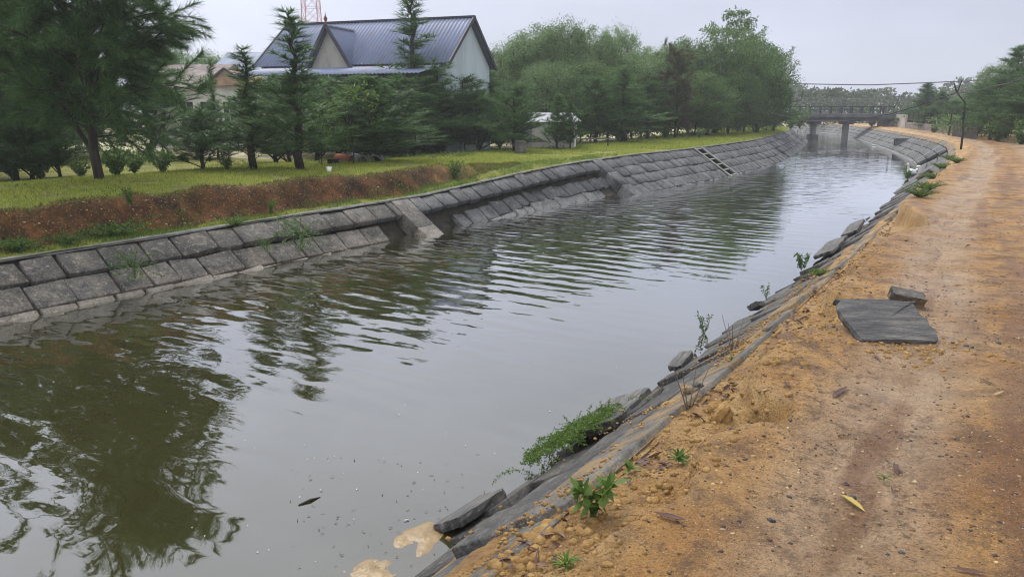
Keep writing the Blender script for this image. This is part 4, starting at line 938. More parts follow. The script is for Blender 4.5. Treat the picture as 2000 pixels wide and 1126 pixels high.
for a in [('3', 'bright broadleaf tree behind the biggest casuarina', 150, 36, 72, 90, 1., -.2, G3), ('3', 'broadleaf tree at the far left behind the casuarinas', 10, 38, 110, 90, 2., -.2, G3), ('2', 'hazy acacia above the brown roof', 330, 52, 95, 55, 2., -.2, G3), ('2', 'hazy low acacia left of the light blue roof', 415, 60, 108, 45, 3., -.2, G3)]: wood(*a)
# tall sparse tree with umbrella clumps
def sparse_tree():
    r = np.random.RandomState(5); m_ = MB(); lf = []; D = 60.
    base = gy(1420, 250, D); base[2] = -.2
    fork = gy(1428, 118, D) - base; T = np.array([np.array([0, 0, -.1]) * (1 - t) + fork * t + np.array([.25 * math.sin(t * 5), 0, 0]) for t in np.linspace(0, 1, 8)]); m_.tube(T, np.linspace(.13, .07, 8), 6)
    for u, v in [(1424, 26), (1452, 24), (1440, 45), (1418, 60), (1466, 42), (1465, 60), (1440, 66), (1458, 90), (1472, 96), (1500, 112), (1430, 85), (1410, 100), (1385, 62), (1448, 110), (1490, 120), (1470, 75)]:
        y_ = D + r.uniform(-1.2, 1.2); e_ = gy(u, v, y_) - base; st = T[r.randint(4, 8)]; md = (st + e_) / 2 + np.array([0, 0, -.12]); m_.tube([st, md, e_], [.05, .03, .012], 5, False)
        for k in range(4):
            lf.append(leafquads(r, e_ + r.normal(size=3) * np.array([.3, .3, .10]), 40, .22, .26, .12, .6, .5))
    t_ = thing('broadleaf_tree', 'tall sparse tree with separate umbrella leaf clumps above the dense wood', 'tree', base.tolist(), 0, G2)
    link('trunk', m_.mesh('trunk', True), M['bark'], t_); link('crown', quad_mesh('crown', np.concatenate(lf)), M['leaf_mid'], t_)
sparse_tree()
# right side trees
G4 = 'trees on the right side of the road'
def rplant(k, label, u, D, vt, halfpx, rz, on=0.): o = plant(k, label, u, 272, vt, halfpx, rz, D, on); o['group'] = G4; return o
for a in [('C', 'casuarina with the highest pointed tip at the right edge', 1966, 46, 92, 55, 1.), ('A', 'dark casuarina behind the cable pole', 1905, 50, 165, 45, 2.), ('A', 'dark casuarina right of the cable pole under the cable', 1932, 44, 150, 50, 3.), ('A', 'dark casuarina at the right frame edge nearest the road', 1990, 40, 138, 60, 4.),
          ('C', 'casuarina cut by the right frame edge', 2030, 40, 95, 60, 5.), ('C', 'taller casuarina with loose whorls right of the bridge', 1800, 74, 163, 34, .5), ('C', 'second smaller casuarina right of the bridge', 1829, 70, 180, 28, 2.5), ('A', 'rounded casuarina beside the end of the bridge railing', 1768, 78, 205, 32, 4.),
          ('A', 'low casuarina behind the brick wall', 1815, 66, 208, 36, 5.), ('A', 'low casuarina behind the bare post', 1862, 60, 196, 34, 6.), ('A', 'large casuarina beyond the right frame edge', 2090, 34, 60, 90, 1.)]: rplant(*a)
for a in [('2', 'umbrella-shaped acacia behind the highest pointed casuarina', 1940, 60, 128, 45, 1., 0, G4), ('2', 'pale acacia behind the bare post', 1880, 72, 186, 34, 2., 0, G4), ('3', 'dark broadleaf tree at the right edge behind the casuarinas', 1985, 56, 150, 45, 3., 0, G4)]: wood(*a)
# far wood masses
def far_wood(name, pts, h, n, L, seed, z0=-.3, dep=9, mat='leaf_far'):
    r = np.random.RandomState(seed); V = []
    pts = np.array(pts, float); d = np.r_[0, np.cumsum(np.linalg.norm(np.diff(pts, axis=0), axis=1))]
    nc = int(d[-1] / 1.3) * 3
    for i in range(nc):
        q = r.uniform(0, d[-1]); x = np.interp(q, d, pts[:, 0]); y = np.interp(q, d, pts[:, 1]) + r.uniform(0, dep); hh = h * (.72 + .55 * (vnoise(q * .16, seed) - .3) + .2 * vnoise(q * .7, seed + 3)); rr = r.uniform(1.0, 2.1)
        k = n; th = r.uniform(0, 2 * math.pi, k); cz = r.beta(2, 1.1, k); rad_ = rr * np.sqrt(np.clip(1 - (2 * cz - 1.0) ** 2 * .8, .05, 1)) * r.uniform(.6, 1.05, k)
        c = np.stack([x + rad_ * np.cos(th), y + rad_ * np.sin(th), z0 + hh * cz], 1)
        dd = nrm(r.normal(size=(k, 3))); s_ = nrm(np.cross(dd, r.normal(size=(k, 3)))); Ls = L * r.uniform(.6, 1.4, k)[:, None]
        Q = np.empty((k, 4, 3)); Q[:, 0] = c - dd * Ls * .5; Q[:, 1] = c + s_ * Ls * .3; Q[:, 2] = c + dd * Ls * .5; Q[:, 3] = c - s_ * Ls * .3; V.append(Q)
    return tag(link(name, quad_mesh(name, np.concatenate(V)), M[mat]), kind='stuff')
far_wood('far_treeline', [(14, 122), (34, 118), (50, 122), (75, 118), (110, 110)], 5.0, 60, .55, 61)
far_wood('canal_end_bushes', [(28, 103), (35, 101), (43, 100), (50, 96)], 2.6, 60, .3, 67, -1.25, 5)
far_wood('far_treeline', [(20, 165), (60, 170), (140, 160)], 8.0, 60, .8, 62)
far_wood('far_treeline', [(-110, 78), (-60, 84), (-25, 88), (-8, 76), (6, 72)], 5.2, 60, .45, 63)
far_wood('far_treeline', [(58, 62), (75, 45), (95, 20)], 6, 60, .45, 64)
far_wood('far_treeline', [(-60, 30), (-80, 50), (-95, 78)], 6, 60, .45, 66)
far_wood('undergrowth', [gy(960, 270, 39)[:2], gy(1100, 270, 45)[:2], gy(1250, 270, 51)[:2], gy(1400, 270, 57)[:2], gy(1510, 270, 65)[:2]], 1.7, 90, .17, 68, -.25, 2.5, 'leaf_mid')
far_wood('undergrowth', [gy(1875, 270, 56)[:2], gy(1930, 270, 48)[:2], gy(1990, 270, 43)[:2], gy(2060, 270, 39)[:2]], 1.5, 90, .17, 69, -.1, 2.5, 'leaf_mid')
far_wood('undergrowth', [(-24, 27), (-15, 31), (-9, 31.5), (-3, 34)], 1.3, 70, .15, 70, -.3, 1.5, 'leaf_mid')
# ------------------------------------------------------------------ undergrowth
def shrub_mesh(seed, n, h, R, L, wd, per=14):
    r = np.random.RandomState(seed); m_ = MB(); lf = []
    for i in range(n):
        az = r.uniform(0, 6.28); ln = h * r.uniform(.6, 1.1); ou = R * r.uniform(.2, 1.)
        P = np.array([np.array([0, 0, -.02]) + np.array([math.cos(az) * ou * t ** 1.3, math.sin(az) * ou * t ** 1.3, ln * t * (1.15 - .3 * t)]) for t in np.linspace(0, 1, 5)]); m_.tube(P, np.linspace(.008, .003, 5) * (h / .5) ** .5, 4, False)
        for t in np.linspace(.2, 1, per):
            c = np.array([np.interp(t, np.linspace(0, 1, 5), P[:, j]) for j in range(3)]); lf.append(leafquads(r, c, 2, .012 * h / .4, L, wd, .5))
    return m_.mesh('shrub_stem'), quad_mesh('shrub_foliage', np.concatenate(lf))
def make_shrub(name, ms, leaf, label, loc, rz=0, s=1., group=None, cat='shrub'):
    t_ = thing(name, label, cat, loc, rz, group); t_.scale = (s, s, s); link('stem', ms[0], M['stem'], t_); link('foliage', ms[1], leaf, t_); return t_
S1 = make_shrub('shrub', shrub_mesh(71, 22, .7, .5, .10, .05, 12), M['leaf_mid'], 'leafy green shrub', (0, 0, 0)); S2 = make_shrub('weed', shrub_mesh(72, 14, .4, .18, .07, .018, 12), M['leaf_bright'], 'bright weed', (0, 0, 0), cat='weed')
S3 = make_shrub('weed', shrub_mesh(73, 60, .22, .36, .030, .018, 14), M['leaf_bright'], 'spreading weed', (0, 0, 0), cat='weed')
first = {}
def put(pr_, label, p, s, rz, group):
    if pr_.name not in first:
        first[pr_.name] = 1; pr_.location = p; pr_.scale = (s, s, s); pr_.rotation_euler = (0, 0, rz); pr_['label'] = label; pr_['group'] = group; return pr_
    return dup(pr_, label, p, rz, (s, s, s), group)
GS = 'shrubs at the foot of the tree row'
for k, (u, v, s, lab) in enumerate([(25, 350, 1.2, 'leafy shrub at the left frame edge behind the grass'), (80, 352, 1.1, 'leafy shrub under the leaning casuarina'), (160, 348, .8, 'low shrub just left of the biggest trunk'), (228, 345, 1.2, 'leafy shrub just right of the biggest trunk'), (262, 340, 1.1, 'leafy shrub with pale leaves two steps right of the biggest trunk'), (318, 338, .9, 'low spreading shrub before the sandy yard'), (445, 332, .6, 'small shrub between two thin casuarina stems'),
        (945, 291, 1.3, 'yellow-green shrub right of the root pile'), (975, 290, 1.0, 'shrub left of the dark boulder by the shed'), (1020, 292, .9, 'small shrub at the left corner of the shed'), (1210, 278, 1.4, 'dark shrub at the right end of the long low rail'), (1300, 270, 1.4, 'shrub at the foot of the brownish casuarina'), (1395, 262, 1.6, 'green shrub on the grass above the ladder'), (1365, 270, 1.0, 'small tufted shrub on the grass near the ladder top'), (1440, 258, 1.5, 'green shrub at the wood edge right of the ladder'), (1545, 252, 2.0, 'big leafy shrub at the tip of the grassy bank')]):
    put(S1, lab, left_at(u, v), s, k * 1.3, GS)
for k, (u, D, s, lab) in enumerate([(1900, 46, 2., 'dark shrub at the foot of the trees right of the cable pole'), (1950, 42, 2.1, 'dark shrub under the pointed casuarina by the road'), (1995, 38, 2.0, 'dark shrub at the right frame edge by the road'), (1700, 84, 3.4, 'dark rounded shrub below the right end of the bridge'), (1560, 79, 3.2, 'pale shrub leaning against the left bridge abutment'), (1822, 58, 1.3, 'bright green bush before the brick wall')]):
    p = gy(u, 268, D); p[2] = -.1; put(S1, lab, p, s, k * 2.1, 'shrubs beside the road')
GW = 'weeds on the eroded bank'
for k, (u, v, s, lab) in enumerate([(232, 462, 1.5, 'bright bushy weed at the foot of the red scarp'), (256, 400, .9, 'light green upright weed on the scarp left of the hanging dry sheath'), (30, 490, 1.2, 'weed above the first blocks at the left frame edge'), (130, 478, 1.0, 'weed in the ledge grass below the red scarp at left'), (528, 418, .8, 'small pale weed in the ledge grass at mid-bank'), (887, 352, 1.6, 'light green weed in the notch of the scarp'), (460, 440, .8, 'weed on the ledge right of the hanging dry sheath')]):
    put(S2 if k in (1, 4, 5) else S3, lab, left_at(u, v, -.2), s, k * 1.1, GW)
# vines creeping over the left blocks
def vine_mesh(seed, n, ln, L, drop=.2, R=None):
    r = np.random.RandomState(seed); m_ = MB(); lf = []
    for i in range(n):
        az = r.uniform(0, 6.28); p = np.array([0, 0, .03]); d = np.array([math.cos(az), math.sin(az), r.uniform(.1, .7)]); P = [p]
        for k in range(6):
            d = nrm(d + r.uniform(-.3, .3, 3) - np.array([0, 0, drop])); p = p + d * ln * r.uniform(.5, 1.2) / 6; P.append(p)
        P = np.array(P); P[:, 2] = np.maximum(P[:, 2], .012 + .02 * r.rand()); m_.tube(P, .0022, 3, False)
        for t in np.linspace(.1, 1, 16):
            c = np.array([np.interp(t, np.linspace(0, 1, 7), P[:, j]) for j in range(3)]); lf.append(leafquads(r, c, 2, .006, L, L * .55, .5))
    return m_.mesh('vine_stem'), quad_mesh('vine_leaves', np.concatenate(lf))
VN = make_shrub('creeper', vine_mesh(81, 34, .55, .035), M['leaf_mid'], 'vine', (0, 0, 0), cat='creeper')
def slopeR(bank, u, v):
    z = -.8
    for i in range(8):
        p = gp(u, v, z); s_, t_ = bank.near(p[0], p[1]); w_ = float(bank.fr(np.array(s_))[0][2]); z = .4 * z + .6 * (WZ + max(0, (w_ + t_)) / K if t_ < 0 else WZ + w_ / K)
    return gp(u, v, z), s_, -t_ * math.hypot(1, 1 / K)
def align(o, bank, s_):
    n0 = bank.pt(np.array(s_), np.array(0.), np.array(1.)) - bank.pt(np.array(s_), np.array(0.), np.array(0.)); o.rotation_euler = (Vector(n0).to_track_quat('Z', 'Y')).to_euler()
for k, (u, v, s, lab) in enumerate([(585, 460, 1.25, 'thick green vine clump over the crack below the coping'), (262, 522, .9, 'thin vine trailing down the near blocks at left'), (692, 437, .7, 'small vine tuft in the crack near the pale rib'), (436, 470, .55, 'tiny vine on the coping blocks at left'), (520, 480, .5, 'thin vine strand between two near blocks')]):
    p, s_, a_ = slopeR(BL, u, v); o = put(VN, lab, p, s, k * 2., 'vines on the canal blocks'); align(o, BL, s_)
# ------------------------------------------------------------------ right foreground plants and slabs
def slab_mesh(size, seed, rough=.02, nx=14, ny=10):
    """a broken flat slab: irregular outline, uneven top"""
    r = np.random.RandomState(seed); a, b, h = size; k = 28; th = np.linspace(0, 2 * math.pi, k, endpoint=False)
    cut = r.uniform(.0, .10, 4); P = []
    for sd in range(4):
        c0 = np.array([(-a, -b), (a, -b), (a, b), (-a, b)][sd]) / 2; c1 = np.array([(-a, -b), (a, -b), (a, b), (-a, b)][(sd + 1) % 4]) / 2
        for i in range(7):
            f = cut[sd] + (1 - cut[sd] - cut[(sd + 1) % 4]) * (i / 6); P.append(c0 + (c1 - c0) * f)
    P = np.array(P) + r.uniform(-1, 1, (k, 2)) * rough * np.array([a, b]) * .45; V = []
    for z_, s in ((0, .98), (h * .5, 1.0), (h * .93, .995), (h, .982), (h, .6), (h, .25)):
        jit = r.uniform(-1, 1, (k, 1)) * .006 * (z_ < h * .9); V.append(np.c_[P * s + r.uniform(-.008, .008, (k, 2)) * (s > .9), np.full((k, 1), z_) + jit ])
    V = np.concatenate(V + [np.array([[0, 0, h]])]); m_ = MB(); F = [tuple(range(k - 1, -1, -1))]
    for l in range(5): F += [(l * k + i, l * k + (i + 1) % k, (l + 1) * k + (i + 1) % k, (l + 1) * k + i) for i in range(k)]
    F += [(5 * k + i, 5 * k + (i + 1) % k, 6 * k) for i in range(k)]; m_.add(V, F); return m_.mesh('slab')
def put_slab(label, p, size, rot, seed, m='slab', group=None):
    o = link('concrete_slab', slab_mesh(size, seed, .09), M[m]); o.location = p; o.rotation_euler = rot; return tag(o, label, 'slab', group)
GSl = 'loose concrete slabs'
p = road_at(1725, 650); put_slab('flat dark slab lying on the orange dirt road', (p[0], p[1], p[2] + .06), (.64, .47, .06), (rad(25), rad(3), rad(4)), 1, 'slab', GSl)
p = road_at(1768, 598); put_slab('small grey block propped at the back of the flat dark slab', (p[0] + .02, p[1] + .06, p[2] + .02), (.27, .11, .11), (rad(24), rad(10), rad(-12)), 2, 'coping', GSl)
def rock(label, p, size, seed, m, group=None):
    r = np.random.RandomState(seed); n1, n2 = 18, 12; V = [(0, 0, -.5)]; F = []
    for i in range(1, n2):
        for j in range(n1):
            ph = math.pi * i / n2; th = 2 * math.pi * j / n1; d = np.array([math.sin(ph) * math.cos(th), math.sin(ph) * math.sin(th), -math.cos(ph)]); k = .5 * (1 + .9 * float(fbm(d[0] * 1.6 + seed, d[1] * 1.6 + d[2] * 1.9, 4))); d = np.sign(d) * np.abs(d) ** .75; V.append(tuple(d * k))
    V.append((0, 0, .5)); V = np.array(V) * np.array(size); nv = len(V)
    F = [(0, 1 + (j + 1) % n1, 1 + j) for j in range(n1)] + [(1 + i * n1 + j, 1 + i * n1 + (j + 1) % n1, 1 + (i + 1) * n1 + (j + 1) % n1, 1 + (i + 1) * n1 + j) for i in range(n2 - 2) for j in range(n1)] + [(nv - 1, nv - 1 - n1 + j, nv - 1 - n1 + (j + 1) % n1) for j in range(n1)]
    m_ = MB(); m_.add(V, F); o = link('stone', m_.mesh('stone'), M[m]); o.location = p; o.rotation_euler = (r.uniform(-.3, .3), r.uniform(-.3, .3), r.uniform(0, 6)); return tag(o, label, 'stone', group)
def slope_slab(label, u, v, size, tilt, seed, lift=.03, m='slab', rz=0.):
    p, s_, a_ = slopeR(BR, u, v); c, N, T = BR.fr(np.array(s_)); n0 = BR.pt(np.array(s_), np.array(0.), np.array(1.)) - BR.pt(np.array(s_), np.array(0.), np.array(0.))
    x = np.r_[T, 0.]; Rm_ = np.array([x, np.cross(n0, x), n0]).T; Rm_ = Matrix(Rm_.tolist()) @ Matrix.Rotation(rz, 3, 'Z') @ Matrix.Rotation(tilt[0], 3, 'X') @ Matrix.Rotation(tilt[1], 3, 'Y')
    return put_slab(label, (p[0], p[1], p[2] + lift), size, Rm_.to_euler(), seed, m, GSl)
slope_slab('tipped dark slab with one corner jutting over the sandy shallows', 925, 975, (.56, .28, .07), (rad(3), rad(2)), 3, -.12)
slope_slab('large dark slab lying askew under the green creeper', 1200, 800, (.95, .50, .08), (rad(5), rad(-2)), 4, -.07, 'slab', rad(6))
slope_slab('slab edge sticking up out of the water along the near slope', 1332, 698, (.40, .16, .06), (rad(18), rad(-10)), 5, -.065)
slope_slab('small dark slab tip poking out of the water beyond the leafy sprout', 1480, 600, (.28, .14, .07), (rad(-5), rad(12)), 6, -.01)
slope_slab('long lifted slab overhanging the water by the first bend', 1625, 485, (1.6, .42, .07), (rad(8), rad(-2)), 7, .0)
slope_slab('lower slab tucked beneath the long lifted slab', 1598, 520, (1.1, .30, .06), (rad(4), rad(4)), 8, -.03)
slope_slab('dark slab with a raised edge behind the long lifted slab', 1668, 448, (1.5, .36, .07), (rad(6), rad(-3)), 9, .0)
slope_slab('pale square slab near the white duck', 1808, 344, (.8, .5, .10), (rad(-6), rad(6)), 10, .02, 'coping')
p = road_at(1404, 812, -.15); rock('pale lump of stone stuck in the eroded road edge', (p[0], p[1], p[2] + .02), (.17, .13, .15), 12, 'clod')
p = road_at(1350, 760, -.25); rock('squarish pale stone on the road edge by bare stems', (p[0], p[1], p[2] + .01), (.19, .14, .09), 13, 'coping')
# creeping green bush over the slab
def creeper():
    p, s_, a_ = slopeR(BR, 1105, 855); ms = []
    r = np.random.RandomState(90); m_ = MB(); lf = []; c, N, T = BR.fr(np.array(s_)); n0 = BR.pt(np.array(s_), np.array(0.), np.array(1.)) - BR.pt(np.array(s_), np.array(0.), np.array(0.))
    dn = BR.pt(np.array(s_), np.array(1.), np.array(0.)) - BR.pt(np.array(s_), np.array(0.), np.array(0.)); T3 = np.r_[T, 0.]
    for i in range(260):
        al = r.normal() * .26; ac = r.normal() * .16 - .10; b0 = T3 * al + dn * ac + n0 * .03; az = r.uniform(0, 6.28); d = nrm(T3 * math.cos(az) * 1.1 + dn * (math.sin(az) + .05) + n0 * r.uniform(.05, .55)); P = [b0]; q = b0
        ln = r.uniform(.08, .24)
        for k in range(5): d = nrm(d + r.uniform(-.25, .25, 3) - n0 * .12); q = q + d * ln / 5; P.append(q)
        P = np.array(P); m_.tube(P, .0016, 3, False)
        for t in np.linspace(.08, 1, 13):
            cc = np.array([np.interp(t, np.linspace(0, 1, 6), P[:, j]) for j in range(3)]); lf.append(leafquads(r, cc, 3, .006, .021, .0105, .4))
    t_ = thing('creeper', 'sprawling bright green creeper with tiny leaves on the near slope slabs', 'creeper', p.tolist()); link('stem', m_.mesh('stem'), M['stem'], t_); link('foliage', quad_mesh('foliage', np.concatenate(lf)), M['leaf_bright'], t_)
creeper()
def rosette(seed, n, L, wd, up=.9):
    r = np.random.RandomState(seed); V = []; F = []
    for i in range(n):
        az = i * 2.4 + r.uniform(-.3, .3); e = r.uniform(.25, up); d = np.array([math.cos(az), math.sin(az), 0]); s = np.array([-d[1], d[0], 0]); l = L * r.uniform(.6, 1.1); b = len(V) * 1
        z0 = .01 + .03 * r.rand()
        for t, ww in ((0, .35), (.35, 1.), (.7, .75), (1., .05)):
            c = d * l * t * math.cos(e) + np.array([0, 0, z0 + l * (math.sin(e) * t - .35 * t * t)]); V += [c - s * wd * ww / 2, c + np.array([0, 0, -.002]), c + s * wd * ww / 2]
        for k in range(3):
            for j in range(2): F.append((b + k * 3 + j, b + k * 3 + j + 1, b + k * 3 + 4 + j, b + k * 3 + 3 + j))
    return raw_mesh('rosette', np.array(V), np.array(F), True)
def tuft(label, u, v, seed, n, L, wd, z0=0., up=1.1, cat='weed', mat='leaf_bright'):
    p = road_at(u, v, z0); o = link('weed', rosette(seed, n, L, wd, up), M[mat]); o.location = p; return tag(o, label, cat)
tuft('star-shaped bright green rosette weed at the crumbling road edge', 1325, 905, 101, 26, .105, .016, -.1, 1.25)
tuft('bright green grassy rosette at the bottom edge of the picture', 1105, 1112, 102, 30, .095, .010, -.2, 1.3)
tuft('tiny grass tuft alone on the gravelly road', 1726, 942, 103, 12, .05, .006, 0, .8)
tuft('small leafy seedling among dead leaves by the road edge', 1228, 922, 104, 8, .075, .03, -.2, 1.2)
tuft('dark green moss tuft at the top of the near slope', 1428, 707, 105, 24, .05, .008, -.2, 1.3, 'weed', 'leaf_mid')
def leafy_weed(label, p, h, seed, nst, L):
    r = np.random.RandomState(seed); m_ = MB(); V = []
    for i in range(nst):
        az = r.uniform(0, 6.28); tp_ = np.array([math.cos(az) * h * .45, math.sin(az) * h * .45, h * r.uniform(.7, 1.)]); m_.tube([(0, 0, -.02), tp_ * .5 + np.array([0, 0, .03]), tp_], [.004, .003, .002], 5, False)
        for t in (.35, .6, .8, 1.):
            for k in range(3): V.append(leafquads(r, tp_ * t + np.array([0, 0, .02]), 1, .004, L, L * .5, .75))
    t_ = thing('weed', label, 'weed', p); link('stem', m_.mesh('stem'), M['stem'], t_); link('foliage', quad_mesh('foliage', np.concatenate(V)), M['leaf_bright'], t_)
leafy_weed('broad-leaved green weed growing from the yellow sand at the road edge', road_at(1158, 1005, -.2).tolist(), .17, 111, 5, .085)
def sprout(label, u, v, h, seed, nst, L, leafy=True, z=None, spread=.35):
    r = np.random.RandomState(seed); p = slopeR(BR, u, v)[0] if z is None else gp(u, v, z); m_ = MB(); V = []
    for i in range(nst):
        az = r.uniform(0, 6.28); d = np.array([math.cos(az) * spread, math.sin(az) * spread, 1.]); P = np.array([d * h * t * r.uniform(.9, 1.1) + np.array([0, 0, -.03]) for t in np.linspace(0, 1, 5)]); m_.tube(P, np.linspace(.0045, .0018, 5), 4, False)
        if leafy:
            for t in np.linspace(.3, 1, 9): V.append(leafquads(r, np.array([np.interp(t, np.linspace(0, 1, 5), P[:, j]) for j in range(3)]), 2, .012, L, L * .6, .5))
    t_ = thing('sprout', label, 'sprout', p.tolist()); link('stem', m_.mesh('stem'), M['stem'] if leafy else M['twig'], t_)
    if leafy: link('foliage', quad_mesh('foliage', np.concatenate(V)), M['leaf_mid'], t_)
sprout('leafy twig standing out of the water beside the near slope', 1375, 650, .26, 121, 6, .035, True, WZ)
sprout('small leafy sprout at the water edge farther along the near slope', 1497, 582, .22, 122, 4, .035)
sprout('leafy green sprout beneath the lifted slab at the water edge', 1565, 525, .3, 123, 10, .06)
sprout('thin upright stem with few leaves on the near coping', 1432, 690, .34, 124, 4, .02, False)
sprout('bunch of bare brown stems rising from the crumbling road edge', 1345, 800, .32, 125, 6, .02, False)
sprout('tuft of leaves on the slab next to the white duck', 1772, 350, .35, 126, 14, .09)
for k, (u, v, s, lab) in enumerate([(1852, 312, 1.08, 'weed patch on the coping below the cable pole'), (1838, 330, 1.15, 'trailing weed patch between the coping and the road'), (1825, 352, 1.22, 'thick bright weed patch opposite the white duck'), (1812, 372, 1.01, 'yellow-green weed patch on the road edge past the erosion bay'), (1795, 385, 1.0, 'last small weed patch toward the viewer on the road edge'), (1868, 318, 0.94, 'weed patch spreading onto the road below the cable pole'), (1600, 538, .5, 'thin weed on the soil by the first erosion')]):
    put(S3, lab, road_at(u, v, -.1), s, k * 1.7, 'weeds on the road edge')
# ------------------------------------------------------------------ small things
# white duck
p = gp(1780, 342, -1.2); YD = p[1]
dk_ = thing('duck', 'white duck sitting at the water edge by the dark slope', 'duck', (p[0], p[1], WZ), rad(200))
m_ = MB(); m_.lathe([(.01, -.27), (.06, -.25), (.13, -.14), (.165, 0), (.15, .12), (.09, .22), (.02, .27)], 14, (0, 0, .14), np.array([[0, 0, 1], [0, 1, 0], [-.9, 0, .25]]))
m_.tube([(.17, 0, .20), (.23, 0, .32), (.25, 0, .42), (.27, 0, .47)], [.075, .05, .042, .05], 8); link('body', m_.mesh('body', True), M['duck'], dk_)
m_ = MB(); m_.lathe([(.005, -.065), (.045, -.04), (.055, 0), (.045, .045), (.005, .065)], 10, (.28, 0, .49)); hd = link('head', m_.mesh('head', True), M['duck'], dk_)
m_ = MB(); m_.lathe([(.028, 0), (.03, .05), (.02, .09), (.004, .10)], 8, (.32, 0, .475), np.array([[0, 0, 1], [0, 1, 0], [-.5, 0, -.1]])); link('bill', m_.mesh('bill', True), M['beak'], hd)
for sg in (-1, 1):
    m_ = MB(); m_.lathe([(.003, -.01), (.012, 0), (.003, .01)], 6, (.305, sg * .045, .505)); link('eye', m_.mesh('eye'), M['duck_dark'], hd)
m_ = MB(); m_.tube([(-.2, 0, .2), (-.28, 0, .24), (-.33, 0, .3)], [.06, .045, .01], 7); link('tail', m_.mesh('tail', True), M['duck'], dk_)
def float_piece(label, u, v, size, rz, m='foam', cat='litter'):
    p = gp(u, v, WZ); m_ = MB(); k = 10; r = np.random.RandomState(int(u)); P = []
    m_.lathe([(.02, 0), (size / 2 * .9, .005), (size / 2, size * .12), (size / 2 * .8, size * .22), (.02, size * .24)], 12, (0, 0, 0), np.diag([1, .45, 1])); o = link('foam_piece', m_.mesh('foam_piece', True), M[m]); o.location = p; o.rotation_euler = (0, 0, rz); return tag(o, label, cat)
float_piece('white floating foam piece behind the white duck', 1797, 327, .45, rad(10)); float_piece('white floating scrap near the foot of the far right slope', 1707, 285, .35, rad(0)); float_piece('tiny white scrap floating above the submerged sand', 794, 1016, .03, .3)
# left yard and bank clutter
p = left_at(707, 317); cp = thing('pipe_pieces', 'two broken concrete pipe halves and a red shard leaning together on the grass', 'pipe', p.tolist(), .4)
def halfpipe(R, L, th=.04):
    k = 12; a_ = np.linspace(0, math.pi, k); V = [(r_ * math.cos(t), y, r_ * math.sin(t)) for y in (0, L) for r_ in (R, R - th) for t in a_]; F = []
    for i in range(k - 1): F += [(i, i + 1, 2 * k + i + 1, 2 * k + i), (k + i + 1, k + i, 3 * k + i, 3 * k + i + 1), (i + 1, i, k + i, k + i + 1), (2 * k + i, 2 * k + i + 1, 3 * k + i + 1, 3 * k + i)]
    return V, F
for nm, off, rz_, m in (('pipe_half', (0, 0, 0), .3, 'grey_wall'), ('pipe_half', (.42, .12, 0), -.35, 'grey_wall'), ('red_shard', (-.3, .15, 0), .9, 'terracotta')):
    m_ = MB(); m_.add(*halfpipe(.22, .5)); o = link(nm, m_.mesh(nm), M[m], cp); o.location = off; o.rotation_euler = (.1, .15, rz_)
p = left_at(651, 320); o = link('crate', None or slab_mesh((.30, .2, .14), 15), M['dark']); o.location = p; tag(o, 'dark little box on the grass left of the broken pipes', 'box')
p = left_at(643, 336); m_ = MB(); m_.lathe([(.05, 0), (.055, .02), (.07, .13), (.06, .13), (.045, .02)], 10); o = link('plastic_cup', m_.mesh('plastic_cup', True), M['foam']); o.location = p; tag(o, 'white plastic cup lying on the grass', 'cup')
def stick_pile(name, label, p, n, L, R, H, seed, m, cat):
    r = np.random.RandomState(seed); m_ = MB()
    for i in range(n):
        a_ = r.normal() * .5; c = np.array([r.normal() * R * .5, r.normal() * R * .35, abs(r.normal()) * H * .5]); d = np.array([math.cos(a_), math.sin(a_), r.uniform(-.25, .25)]) * L * r.uniform(.4, .7); md = c + r.uniform(-.06, .06, 3)
        m_.tube([c - d, md, c + d], [.018, .022, .01], 5)
    o = link(name, m_.mesh(name), M[m]); o.location = p; return tag(o, label, cat)
p = left_at(800, 296); stick_pile('brushwood_pile', 'loose grey brushwood pile in the yard left of the root pile', (p[0], p[1] + 1.5, -.2), 90, 1.0, 1.8, .5, 131, 'twig', 'wood pile')
p = left_at(850, 297)
def rootpile():
    r = np.random.RandomState(7); m_ = MB(); n1, n2 = 20, 10; V = []
    for i in range(n1):
        for j in range(n2):
            th = 2 * math.pi * i / n1; ph = math.pi / 2 * j / (n2 - 1); rr = 1 + .35 * float(fbm(math.cos(th) * 2 + 9, math.sin(th) * 2 + ph * 2)); V.append((.75 * rr * math.cos(th) * math.cos(ph), .4 * rr * math.sin(th) * math.cos(ph), .42 * rr * math.sin(ph) - .03))
    m_.add(V, [(i * n2 + j, ((i + 1) % n1) * n2 + j, ((i + 1) % n1) * n2 + j + 1, i * n2 + j + 1) for i in range(n1) for j in range(n2 - 1)])
    for i in range(30):
        th = r.uniform(0, 6.28); a_ = np.array([.7 * math.cos(th), .38 * math.sin(th), .1]); b_ = a_ * r.uniform(.9, 1.3) + np.array([0, 0, r.uniform(-.1, .3)]); m_.tube([a_ * .5 + np.array([0, 0, .3]), (a_ + b_) / 2 + np.array([0, 0, .1]), b_], [.03, .022, .01], 5)
    o = link('root_pile', m_.mesh('root_pile', True), M['twig']); o.location = p; tag(o, 'rounded pile of old grey roots on the grass before the gable', 'root pile')
rootpile()
p = left_at(1150, 286); rl = thing('low_rail', 'long grey bamboo rail on short posts at the wood edge', 'rail', (p[0], p[1], p[2])); 
m_ = MB(); m_.tube([(-1.0, 0, .33), (.2, 0, .36), (1.3, .1, .34)], .04, 6); link('rail', m_.mesh('rail'), M['slat'], rl)
for x in (-.6, .9): m_ = MB(); m_.tube([(x, 0, -.1), (x, 0, .34)], .035, 5); link('post', m_.mesh('post'), M['post'], rl)
